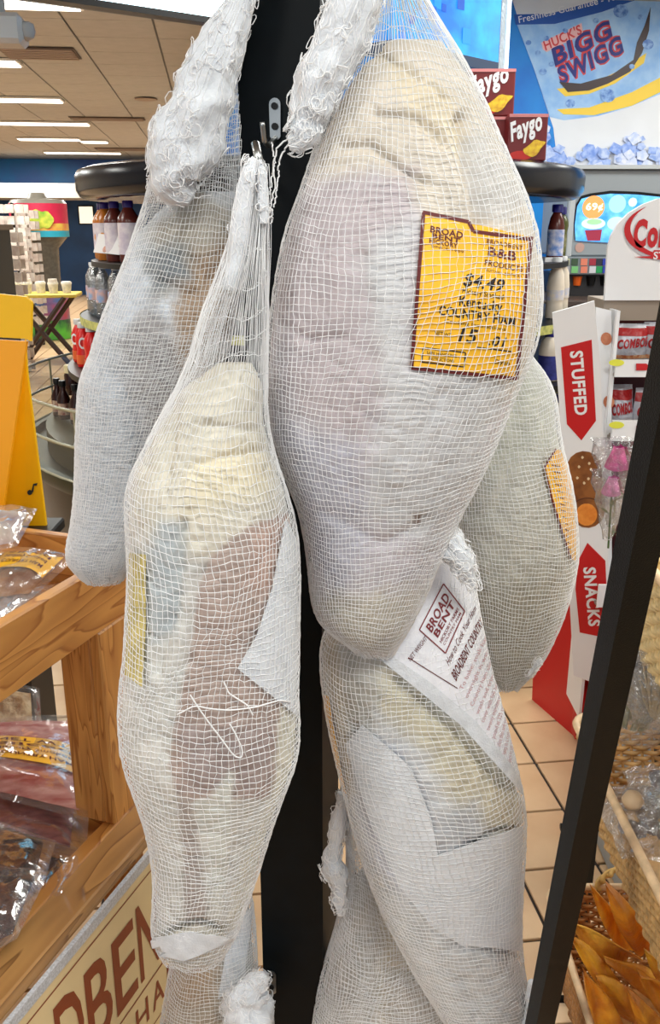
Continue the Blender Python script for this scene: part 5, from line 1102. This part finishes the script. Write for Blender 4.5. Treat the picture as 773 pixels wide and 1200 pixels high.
basket(RX0, RX1, 1.148-.42, 1.148, .853, .14, BK[1][3], mcol=mat('honey_wicker', (200, 160, 104), .5, noise=.2, scale=60)); basket(RX0, RX1, 1.20-.42, 1.20, .507, .17, BK[2][3], mcol=M_brw)
# pig ears
def ear(tip, base, w, zt, zb_, k):
    A = atY(tip[0], tip[1], zt); B = atY(base[0], base[1], zb_); ax = A-B; L = np.linalg.norm(ax); ax /= L; sd = np.cross(ax, [0, 1.0, 0]); sd /= np.linalg.norm(sd); nn = np.cross(sd, ax); W2 = w/2*zb_/F*1.08; rg = random.Random(k)
    t = thing('pig_ear', '', 'pig ear', B, 0, 'dried pig ears in the lowest basket'); G = []; G2 = []; cu = rg.uniform(.25, .5)*(1 if k % 2 else -1)
    for i in range(15):
        v = i/14; ww = W2*(math.sin(math.pi*min(1, .30+.70*v))**.8 if v < .98 else .04)*(1.02-.1*v); row = []
        for j in range(9):
            u = j/4-1; row.append(B+ax*L*v+sd*ww*u+nn*(cu*W2*u*u+.006*math.sin(6*v+k)+.004*math.sin(4*u+5*v+k)))
        G.append(row)
    G = np.array(G); mb = MB(); mb.grid(G); mb.grid((G-nn*.003)[:, ::-1]); a, b = 15, 9; o = a*b
    for i in range(a-1):
        mb.f.append((i*b, (i+1)*b, o+(i+1)*b+b-1, o+i*b+b-1)); mb.mi.append(0); mb.f.append(((i+1)*b+b-1, i*b+b-1, o+i*b, o+(i+1)*b)); mb.mi.append(0)
    m = mat('ear_%s' % ('amber', 'rust', 'ochre')[k % 3], [(250, 186, 56), (238, 158, 46), (252, 198, 76)][k % 3], .38, c2=[(216, 130, 44), (196, 110, 38), (226, 150, 56)][k % 3], scale=26, noise=.1, bump=.4, bscale=60, detail=7)
    mb.build('ear_skin', m, t, smooth=True); return t
EARS = [((690, 1034), (740, 1112), 30, 1.08, 1.12), ((712, 1041), (762, 1118), 38, 1.04, 1.08), ((668, 1080), (738, 1126), 38, 1.0, 1.04), ((669, 1099), (730, 1172), 28, .96, 1.0), ((681, 1132), (726, 1225), 36, .92, .95), ((706, 1120), (784, 1172), 34, .99, 1.03), ((752, 1108), (800, 1160), 34, .97, 1.0), ((738, 1166), (786, 1232), 38, .90, .94), ((755, 1075), (800, 1130), 34, 1.04, 1.07), ((700, 1150), (760, 1200), 40, .95, .99), ((745, 1135), (800, 1190), 36, .94, .97)]
EL = ['upright amber pig ear with its tip nearest the twisted handle, leftmost at the back', 'broad rust-brown upright pig ear right behind the leftmost tall one', 'wide ochre pig ear lying towards the rack leg, its tip against the leg', 'narrow amber pig ear just under the wide ochre one', 'rust-brown pig ear standing along the left rim at the bottom', 'ochre pig ear in the middle of the heap pointing left', 'amber pig ear at the right picture edge, upper', 'rust-brown pig ear at the bottom right corner', 'ochre pig ear at the right edge behind the others', 'amber pig ear deep in the middle, mostly covered', 'rust-brown pig ear at the right edge, lower']
for k, (a, b, w, y1, y2) in enumerate(EARS): ear(a, b, w, y1, y2, k)['label'] = EL[k]
# clear bags in the middle basket
M_film = film_mat()
def herb_bag(lb, px, py, Y, r, h, inner, nm='herb_bag', n=40):
    P = atY(px, py, Y); t = thing(nm, lb, 'clear bag', P); mb = MB(); rows = []
    for i in range(10):
        v = i/9; rr = r*(math.sin(math.pi*(.18+.74*v))**.7); rows.append([P+np.array([rr*(1+.13*math.sin(5*a+2*i))*math.cos(a), rr*.8*(1+.13*math.sin(4*a+3*i))*math.sin(a), h*v]) for a in np.linspace(0, 6.2832, 21)[:-1]])
    mb.grid(rows, wrap=True); mb.build('clear_wrap', film_mat('clear_wrap'), t, smooth=True); rg = random.Random(int(px)); mb = MB()
    for k in range(n):
        a = rg.uniform(0, 6.28); q = P+np.array([r*.3*math.cos(a), r*.25*math.sin(a), h*.1]); e = P+np.array([r*.75*math.cos(a+.5), r*.6*math.sin(a+.5), h*rg.uniform(.4, .9)]); mb.tube([q, (q+e)/2+np.array([rg.uniform(-.006, .006), 0, .004]), e], rg.uniform(.0008, .002), 4)
    mb.build('dried_sprigs', inner, t, kind='stuff'); return t
herb_bag('clear bag of dried green sprigs standing in the middle basket beside the rack leg', 742, 862, 1.04, .055, .15, mat('herb_green', (110, 116, 64), .6, c2=(170, 160, 120), scale=60), n=60)
herb_bag('clear bag of pale dried stalks at the right edge of the middle basket', 775, 850, .98, .05, .14, mat('herb_pale', (190, 170, 130), .6), n=40)
P = atY(741, 938, .93); mb = MB(); mb.lathe(P, [(.0, -.011), (.009, -.009), (.0135, 0), (.009, .009), (0, .011)], 16, cap=False); tag(mb.build('round_chew', mat('cork_tan', (206, 176, 140), .6, noise=.1), org=P, smooth=True), 'small round tan chew ball in the middle basket', 'pet chew')
def crinkle(lb, px, py, Y, w, h, m_in):
    P = atY(px, py, Y); t = thing('clear_packet', lb, 'clear bag', P); rg = random.Random(int(px+py)); G = np.zeros((12, 12, 3))
    for i in range(12):
        for j in range(12):
            u, v = i/11-.5, j/11-.5; G[i, j] = P+np.array([u*w, v*h*.9, .03*(1-4*u*u)*(1-4*v*v)+.010*mnoise.noise(Vector((u*9, v*9, px)))])
    mb = MB(); mb.grid(G); mb.build('film', film_mat('clear_wrap'), t, smooth=True)
    mb = MB(); 
    for k in range(14): q = P+np.array([rg.uniform(-.3, .3)*w, rg.uniform(-.3, .3)*h, .0]); mb.lathe(q, [(0, -.008), (.012, -.003), (.012, .005), (0, .009)], 7, cap=False)
    mb.build('contents', m_in, t, smooth=True, kind='stuff'); return t
crinkle('crinkled clear packet with dark bits lying in the middle basket', 765, 962, .93, .12, .16, mat('grey_bits', (110, 104, 112), .5)); crinkle('crinkled clear packet at the near right end of the middle basket', 790, 930, .96, .10, .12, mat('grey_bits', (110, 104, 112)))
# dark base frame seen low behind the rack
t = thing('floor_stand', 'low grey metal stand on the floor behind the rack, seen between the baskets', 'stand', (.86, 1.85, 0)); m1 = MB(); m1.box((.86, 1.85, .28), (.34, .3, .56), bev=.01); m1.build('cabinet', mat('stand_grey', (150, 156, 160), .5), t)
m1 = MB(); m1.box((.73, 1.69, .3), (.05, .02, .6)); m1.build('upright', M_dark, t)

# ------------------------------------------------------------------ wooden two-tier stand at the left
def woodm(nm, sc): return wood_mat(nm, (160, 98, 40), (212, 152, 80), sc)
WU = np.array([math.sin(math.radians(19.9)), math.cos(math.radians(19.9)), 0]); WN = np.array([WU[1], -WU[0], 0]); K_ = .85
W1 = np.array([-.428, 1.726, 0])*K_; W1[2] = 0
WA = -math.atan2(WU[0], WU[1])   # rotation taking +Y to WU
WM = rotz(WA)
def wbox(name, u0, u1, n0, n1, z0, z1, m, parent, bev=.003, **k):
    """box spanning u (along the rail, 0 at its far end), n (outward), z"""
    c = W1+WU*(u0+u1)/2+WN*(n0+n1)/2; c = np.array([c[0], c[1], (z0+z1)/2]); mb = MB(); mb.box((0, 0, 0), (n1-n0, u1-u0, z1-z0), bev=bev)
    o = mb.build(name, m, parent, org=(0, 0, 0)); o.location = tuple(c-origin(parent)); o.rotation_euler = (0, 0, WA); return o
stand = thing('wooden_stand', 'two-tier pine display stand at the left, holding packaged meats', 'display stand', (W1[0]-.3, W1[1]-.5, 0))
M_wy = woodm('pine_along', (4, .45, 5)); M_wz = woodm('pine_upright', (7, 7, .6)); M_wx = woodm('pine_across', (.4, 5, 5))
M_wlow = wood_mat('pine_worn', (128, 86, 46), (190, 142, 84), (4, .45, 5))
UF = .065
ZT0, ZT1 = .870, .985
wbox('upper_rail', -1.5, UF, -.022, 0, ZT0, ZT1, M_wy, stand); wbox('upper_back_rail', UF-.022, UF, -.70, -.022, ZT0+.01, ZT1, M_wx, stand); wbox('upper_far_rail', -1.5, UF-.022, -.70, -.68, ZT0, ZT1, M_wy, stand)
wbox('upper_tray_floor', -1.5, UF-.022, -.68, -.022, ZT0+.008, ZT0+.022, M_wx, stand)
wbox('corner_post', -.085, .0, -.022, .0, .485, ZT0+.0, M_wz, stand); wbox('corner_post_side', -.085, -.063, -.085, -.022, .485, ZT0, M_wz, stand)
wbox('lower_rail', -1.5, UF+.05, .0, .066, .455, .485, M_wlow, stand); wbox('lower_rail_inner', -1.5, UF+.0, -.03, .0, .41, .484, M_wy, stand)
wbox('lower_back_rail', UF-.022, UF, -.80, -.03, .42, .52, M_wx, stand); wbox('lower_tray_floor', -1.5, UF-.022, -.80, -.03, .40, .415, M_wx, stand)
wbox('lower_far_rail', -1.5, UF, -.82, -.80, .41, .53, M_wy, stand)
for u, n in ((-.03, -.03), (-.03, -.78), (-1.4, -.03), (-1.4, -.78)): wbox('leg', u-.03, u+.03, n-.03, n+.03, 0, .40, M_wz, stand)
wbox('upper_support', -.06, -.0, -.70, -.64, .53, ZT0, M_wz, stand)
# the sign on the side
sg = thing('lettered_sign', 'cream sign board with large brown lettering on the side of the wooden stand', 'sign', W1+WN*.07+WU*-.4)
def sp(u, n, z): p = W1+WU*u+WN*n; return np.array([p[0], p[1], z])
M_creamb = mat('sign_cream', (232, 210, 160), .45, noise=.03, scale=10); M_sbr = mat('sign_brown', (140, 62, 24), .5); M_plast = mat('sign_channel', (196, 200, 206), .35, noise=.2, scale=300)
NS = .070
m1 = MB(); m1.hexa([sp(-1.5, NS, .06), sp(UF+.05, NS, .06), sp(UF+.05, NS+.006, .06), sp(-1.5, NS+.006, .06)], [sp(-1.5, NS, .435), sp(UF+.05, NS, .435), sp(UF+.05, NS+.006, .435), sp(-1.5, NS+.006, .435)]); board = m1.build('sign_board', M_creamb, sg)
m1 = MB(); m1.hexa([sp(-1.5, NS, .437), sp(UF+.05, NS, .437), sp(UF+.05, NS+.008, .437), sp(-1.5, NS+.008, .437)], [sp(-1.5, NS, .456), sp(UF+.05, NS, .456), sp(UF+.05, NS+.008, .456), sp(-1.5, NS+.008, .456)]); m1.build('plastic_channel', M_plast, sg)
SPL = (sp(0, NS+.0068, 0), WN)
def uz(px, py): P = atPlane(px, py, *SPL); return (P-W1)@WU, P[2]
print('SIGN T', uz(186, 1052), uz(186, 1095), 'A', uz(55, 1200), 'rail', uz(174, 985), 'H', uz(150, 1190), 'M', uz(190, 1130))
def sline(u0, z0, u1, z1, w, parent=board):
    m = MB(); a = sp(u0, NS+.0066, z0); b = sp(u1, NS+.0066, z1); v = np.array([0, 0, w]); m.add([a, b, b+v, a+v], [(0, 1, 2, 3)]); m.build('printed_line', M_sbr, parent)
sline(-1.5, .415, UF+.05, .415, .003); sline(-1.5, .19, UF+.05, .19, .004); sline(-1.5, .085, UF+.05, .085, .003)
u_T, z_T = uz(186, 1052); 
m1 = MB(); word = 'BROADBENT'; LW = .080
xs = -.0
for i, ch in enumerate(word[::-1]):
    u = UF-.062-(i+1)*LW*.98; hgt = .155+.02*abs(i-2)*.4; m1 = MB()
    put_text(m1, ch, sp(u, NS+.0068, .215), WU, H_, hgt, LW*.86, n=WN, off=0, bold=.02); m1.build('letter', M_sbr, board)
m1 = MB()
for i, ch in enumerate('HAMS'[::-1]): m1 = MB(); put_text(m1, ch, sp(UF-.02-(i+1)*.056, NS+.0068, .115), WU, H_, .055, .042, n=WN, off=0, bold=.02); m1.build('letter', M_sbr, board)
# vacuum packs
def vpack(name, lb, cs, thick, m_meat, label_quad=None, group='vacuum packs on the wooden stand', lumps=18, cat='meat pack', inner=.12, lift=.0, mesh_amp=.010):
    """cs: four world corners (a b c d around), pillow pack"""
    a, b, c, d = [np.array(q, float) for q in cs]; ctr = (a+b+c+d)/4; t = thing(name, lb, cat, ctr, 0, group); n = np.cross(b-a, d-a); n /= np.linalg.norm(n); n = n if n[2] > 0 else -n
    def S(u, v, off): return (a*(1-u)+b*u)*(1-v)+(d*(1-u)+c*u)*v+n*off
    sd = abs(hash(lb)) % 97 if False else sum(map(ord, lb)) % 97
    def hh(u, v): return max(0, (1-(2*u-1)**4))*max(0, (1-(2*v-1)**4))
    def mk(lo, hi, k, nm, m, up, down, amp, sc):
        G = []; B = []
        for i in range(k):
            for j in range(k):
                u, v = lo+(hi-lo)*i/(k-1), lo+(hi-lo)*j/(k-1); uu, vv = i/(k-1), j/(k-1); z = mnoise.noise(Vector((u*sc+sd, v*sc, 3)))*amp
                G.append(S(u, v, up*hh(uu, vv)+z*(.3+hh(uu, vv)))); B.append(S(u, v, -down*hh(uu, vv)))
        G = np.array(G).reshape(k, k, 3); B = np.array(B).reshape(k, k, 3); mb = MB(); mb.grid(G)
        if up > 0: mb.grid(B[:, ::-1]) 
        return mb.build(nm, m, t, smooth=True)
    mt = mk(inner, 1-inner, 22, 'meat', m_meat, thick, .001, .006, 9)
    if label_quad:
        lo, hi, m_l = label_quad; G = [[S(lo[0]+(hi[0]-lo[0])*i/9, lo[1]+(hi[1]-lo[1])*j/9, thick*1.12*hh((lo[0]+(hi[0]-lo[0])*i/9-inner)/(1-2*inner), (lo[1]+(hi[1]-lo[1])*j/9-inner)/(1-2*inner))+.004) for j in range(10)] for i in range(10)]
        mb = MB(); mb.grid(G); ll = mb.build('pack_label', m_l, t, smooth=True)
        for r in range(4):
            V, Fc, TW_ = text2d(['COUNTRY HAM', 'Hickory Smoked', 'Sliced', 'NET WT.'][r], .02); mb = MB(); out = []
            for x, y in V:
                fu = .1+.8*x/TW_; fv = .18+r*.2+.12*(1-y); i = min(8.999, fu*9); j = min(8.999, fv*9); p = np.array(G[int(i)][int(j)])*(1-(i % 1))+np.array(G[int(i)+1][int(j)])*(i % 1); p2 = np.array(G[int(i)][int(j)+1])*(1-(i % 1))+np.array(G[int(i)+1][int(j)+1])*(i % 1); out.append(p*(1-(j % 1))+p2*(j % 1)+n*.0012)
            mb.add(out, Fc); mb.build('lettering', M_brown_ink, ll)
    mk(0, 1, 26, 'clear_film', M_film, thick*1.2+.003, .003, .004, 7)
    return t
M_meatb = mat('brown_ham_meat', (120, 76, 50), .35, c2=(170, 130, 96), scale=22, noise=.1, bump=.5, bscale=60); M_bacon = mat('bacon_pink', (170, 70, 66), .35, c2=(226, 176, 166), scale=9, stretch=(1, 5, 5)); M_pepper = mat('peppered_meat', (78, 34, 18), .35, c2=(20, 10, 8), scale=70, bump=.8, bscale=120); M_purp = mat('cured_ham', (112, 58, 66), .35, c2=(160, 100, 96), scale=24, stretch=(1, 4, 4))
M_pale = mat('pale_meat', (206, 190, 176), .4, c2=(150, 110, 110), scale=16); M_crack = mat('cracklings', (206, 184, 146), .5, c2=(160, 124, 78), scale=40, bump=.8, bscale=80)
def q4(pts, z): return [atZ(x, y, zz) for (x, y), zz in zip(pts, z if isinstance(z, (list, tuple)) else [z]*4)]
vpack('ham_pack', 'clear pack of pale meat on the back rail of the upper tray', q4([(-45, 655), (20, 640), (44, 596), (-30, 592)], [1.0, 1.0, 1.03, 1.03]), .016, M_pale)
vpack('ham_pack', 'clear pack of brown ham slices with a yellow label in the upper tray', q4([(-60, 715), (38, 700), (92, 652), (-10, 640)], [.93, .93, .97, .97]), .022, M_meatb, ((.30, .42), (.88, .90), M_yellow_label))
vpack('ham_pack', 'silvery clear pack with little inside, lowest in the upper tray beside the rail', q4([(-60, 765), (0, 735), (66, 684), (-30, 700)], .92), .012, mat('grey_meat', (150, 136, 134), .4, noise=.2))
vpack('bacon_pack', 'flat pack of pink bacon with a yellow label, in the lower tray', q4([(-40, 925), (103, 962), (100, 838), (-20, 838)], [.50, .50, .53, .53]), .018, M_bacon, ((.12, .36), (.98, .62), M_yellow_label), inner=.07)
vpack('cured_ham_pack', 'dark purple cured meat pack under the bacon in the lower tray', q4([(-50, 960), (100, 1010), (106, 930), (-30, 905)], .45), .018, M_purp)
vpack('crackling_bag', 'clear bag of pale crumbly cracklings standing behind the bacon pack', q4([(-40, 900), (50, 872), (46, 806), (-40, 790)], [.47, .47, .58, .58]), .03, M_crack)
vpack('peppered_meat_pack', 'long vacuum pack of dark peppered meat nearest the lower rail', q4([(-10, 1160), (60, 1135), (121, 1002), (60, 985)], [.44, .45, .47, .46]), .020, M_pepper)
vpack('peppered_meat_pack', 'vacuum pack of dark peppered meat, upper left in the lower tray', q4([(-60, 1070), (50, 1040), (66, 985), (-40, 950)], [.50, .50, .50, .50]), .020, M_pepper)
vpack('peppered_meat_pack', 'glossy vacuum pack on top at the left picture edge, lowest down', q4([(-70, 1150), (20, 1100), (58, 1020), (-50, 1010)], [.53, .53, .53, .53]), .018, M_pepper)

# ------------------------------------------------------------------ yellow folding floor sign
M_yel = mat('yellow_plastic', (250, 196, 10), .4, noise=.03, scale=12); 
ys = thing('floor_sign', 'bright yellow folding caution sign at the left edge behind the wooden stand', 'floor sign', (-.85, 1.95, .874))
def yp(pts, Yt, Yb, name, th=.012, m=M_yel):
    y0 = min(y for x, y in pts); y1 = max(y for x, y in pts)
    P = [atY(x, y, Yt+(Yb-Yt)*(y-y0)/(y1-y0)) for x, y in pts]; n = np.cross(P[1]-P[0], P[-1]-P[0]); n /= np.linalg.norm(n); n = n if n[1] > 0 else -n
    mb = MB(); mb.prism(P, n, th); return mb.build(name, m, ys)
yp([(-60, 338), (30, 348), (37, 354), (36, 400), (30, 397), (-60, 392)], 1.90, 1.90, 'handle_top')
yp([(-70, 394), (31, 400), (3, 600), (1, 640), (-70, 634)], 1.90, 1.86, 'front_panel', m=mat('yellow_shaded', (248, 168, 8), .4))  # same plastic, its shade put into the colour as a deeper yellow
rp = yp([(29, 398), (32, 440), (42, 520), (56, 632), (30, 632), (2, 600)], 1.925, 1.98, 'rear_panel')
pd = thing('pedestal', 'black box pedestal under the yellow sign, hidden behind the wooden stand', 'pedestal', (-.9, 2.0, 0)); m1 = MB(); m1.box((-.93, 1.955, .42), (.46, .16, .84), bev=.006); m1.build('pedestal_body', mat('pedestal_grey', (26, 24, 24), .5), pd); m1 = MB(); m1.box((-.87, 1.955, .853), (.47, .17, .026), bev=.004); m1.build('pedestal_top', mat('pedestal_grey', (170, 168, 164)), pd)
m1 = MB(); 
for c_, r_ in (((35, 577), 3.2),):
    P = atC(35, 577, 2.25*.953+.2); 
def on_rear(px, py): 
    v = rp.data.vertices; a, b, c = [np.array(v[i].co)+origin(ys) for i in (0, 3, 5)]; n = np.cross(b-a, c-a); n /= np.linalg.norm(n); n = n if n[1] < 0 else -n; return atPlane(px, py, a+n*.002, n), n
P, n_ = on_rear(35, 577); m1.prism([on_rear(35+3*math.cos(t), 577+3*math.sin(t))[0] for t in np.linspace(0, 6.28, 12)[:-1]], n_, .001)
m1.prism([on_rear(x, y)[0] for x, y in [(37, 575), (39, 567), (44, 566), (43, 569), (40, 569), (39, 577)]], n_, .001); m1.build('printed_figure', mat('figure_ink', (30, 50, 60), .5), rp)

# ------------------------------------------------------------------ far left corner of the shop
def col(px, py, zc): return atC(px, py, zc)
ks = atC(61, 420, 12.9); ks[2] = 0; KZ = lambda py: atC(61, py, 12.9)[2]
kiosk = thing('round_drink_kiosk', 'round drum-topped drink kiosk with a red yellow and blue label, far left', 'kiosk', ks)
rk_ = .385; M_kl = mat('kiosk_label', (214, 36, 80), .5, noise=.1, scale=5)
for nm, prof, m in (('lid', [(rk_*1.0, KZ(240)), (rk_*.9, KZ(236)), (rk_*.35, KZ(234)), (.1, KZ(228)), (.05, KZ(228))], mat('kiosk_grey', (150, 146, 136), .4)), ('drum_label', [(rk_, KZ(276)), (rk_, KZ(240))], M_kl), ('yellow_band', [(rk_*1.003, KZ(271)), (rk_*1.003, KZ(262))], mat('kiosk_yellow', (236, 206, 90), .5, c2=(230, 120, 70), scale=6, noise=.1)), ('blue_edge', [(rk_*1.004, KZ(277)), (rk_*1.004, KZ(270))], mat('kiosk_blue', (40, 170, 200), .5)), ('neck', [(rk_*.55, KZ(345)), (rk_*.6, KZ(290)), (rk_*.95, KZ(277))], mat('kiosk_smoke', (84, 84, 80), .25, noise=.2)), ('barrel', [(.26, 0), (.30, .1), (.30, KZ(345))], mat('kiosk_barrel', (196, 40, 34), .4, c2=(30, 110, 170), scale=2.6, noise=.1)), ('barrel_band', [(.303, KZ(395)), (.303, KZ(372))], mat('kiosk_green', (90, 190, 60), .5, c2=(20, 60, 60), scale=5))):
    mb = MB(); mb.lathe(ks, prof, 28); mb.build(nm, m, kiosk, smooth='auto')
dk = CAM-ks; dk[2] = 0; dk /= np.linalg.norm(dk); ek = np.array([-dk[1], dk[0], 0]); m1 = MB(); P = ks+dk*(rk_+.004)+np.array([0, 0, KZ(258)]); m1.prism([P+ek*.19*math.cos(a)+np.array([0, 0, .12*math.sin(a)*(1+.15*math.cos(7*a))]) for a in np.linspace(0, 6.28, 30)[:-1]], dk, .004); m1.build('printed_burst', mat('burst_yellow', (226, 226, 80), .5, c2=(120, 180, 40), scale=8), kiosk)
tb = atC(58, 426, 10.6); tb[2] = 0; zt_ = atC(58, 340, 10.8)[2]; M_ty = mat('table_yellow', (196, 176, 70), .5)
table = thing('folding_table', 'small table with a yellow top and crossed dark legs, far left', 'table', tb)
m1 = MB(); m1.box(tb+np.array([0, 0, zt_-.02]), (.82, .5, .04), RM, bev=.008); m1.build('table_top', M_ty, table)
for sy in (-.2, .2):
    for s in (-1, 1): m1 = MB(); m1.tube([tb+np.array([s*.30, sy, 0]), tb+np.array([-s*.30, sy, zt_-.04])], .03, 6); m1.build('leg', mat('table_leg', (46, 26, 20), .5), table)
cu = ['leftmost small white tub on the yellow-topped table', 'second white tub on the yellow-topped table', 'third white tub on the yellow-topped table', 'fourth white tub on the yellow-topped table', 'rightmost white tub on the yellow-topped table']
for i, x in enumerate((-.30, -.16, -.02, .14, .28)):
    P = tb+np.array([x, -.05*(i % 2), zt_]); t = thing('white_tub', cu[i], 'tub', P, 0, 'white tubs on the folding table'); m1 = MB(); m1.lathe(P, [(.045, 0), (.06, .10), (.05, .13+.03*(i % 2))], 12); m1.build('tub', mat('tub_white', (214, 206, 196), .5, noise=.2, scale=20), t, smooth='auto'); m1 = MB(); m1.lathe(P, [(.062, .10), (.062, .12)], 12); m1.build('lid', M_white, t)
M_cardw = mat('card_pockets', (206, 198, 188), .5, c2=(168, 150, 140), scale=8)
for i, (px, w, zc, yt, yb, lb) in enumerate([(20, .17, 11.1, 238, 345, 'wire rack of small white cards beside the drum kiosk, left one'), (34, .15, 11.8, 245, 345, 'wire rack of small white cards partly behind the drum kiosk'), (12, .13, 9.5, 270, 348, 'lower wire rack of small packets at the far left')]):
    P = atC(px, 300, zc); P[2] = 0; z1 = atC(px, yt, zc)[2]; t = thing('card_rack', lb, 'card rack', P); m1 = MB(); m1.box(P+np.array([0, 0, z1/2]), (.03, .03, z1)); m1.build('pole', M_dark, t)
    m1 = MB(); m1.lathe(P, [(.1, 0), (.1, .04)], 16); m1.build('base', M_dark, t); m1 = MB(); n = 0
    for r in range(11):
        for c in range(3):
            for fy in (-1, 1): m1.box(P+np.array([(c-1)*w*.72, fy*w*.55, z1-.07-r*.135]), (w*.52, .02, .10))
    m1.build('cards', M_cardw, t, kind='stuff')
wallbox('trim_3', -7.1, -6.0, 20.4, 21.6, .0, 2.0, mat('dark_fixture', (18, 18, 18), .6))
t = thing('dark_fixture', 'dark shelving block at the left picture edge beyond the card racks', 'shelving', atC(-14, 345, 8.7)); P = atC(-14, 300, 8.7); m1 = MB(); m1.box((P[0]-.1, P[1], .75), (.5, .5, 1.5)); m1.build('cabinet', mat('dark_fixture', (18, 18, 18)), t); m1 = MB(); m1.box((P[0]-.1, P[1], 1.52), (.56, .56, .05)); m1.build('top', mat('fixture_brown', (96, 80, 64), .5), t)
P = atPlane(101, 252, R(0, 21.98), R(0, 1)); t = thing('lit_window_sign', 'small bright white rectangle on the far dark wall between kiosk and juice bottles', 'sign', P)
m1 = MB(); m1.box(P-R(0, .02), (.30, .02, .36), RM); m1.build('lit_panel', mat('lit_panel', (240, 236, 216), .5, emit=.9), t); m1 = MB(); m1.box(P, (.36, .03, .42), RM); m1.build('frame', M_dark, t)
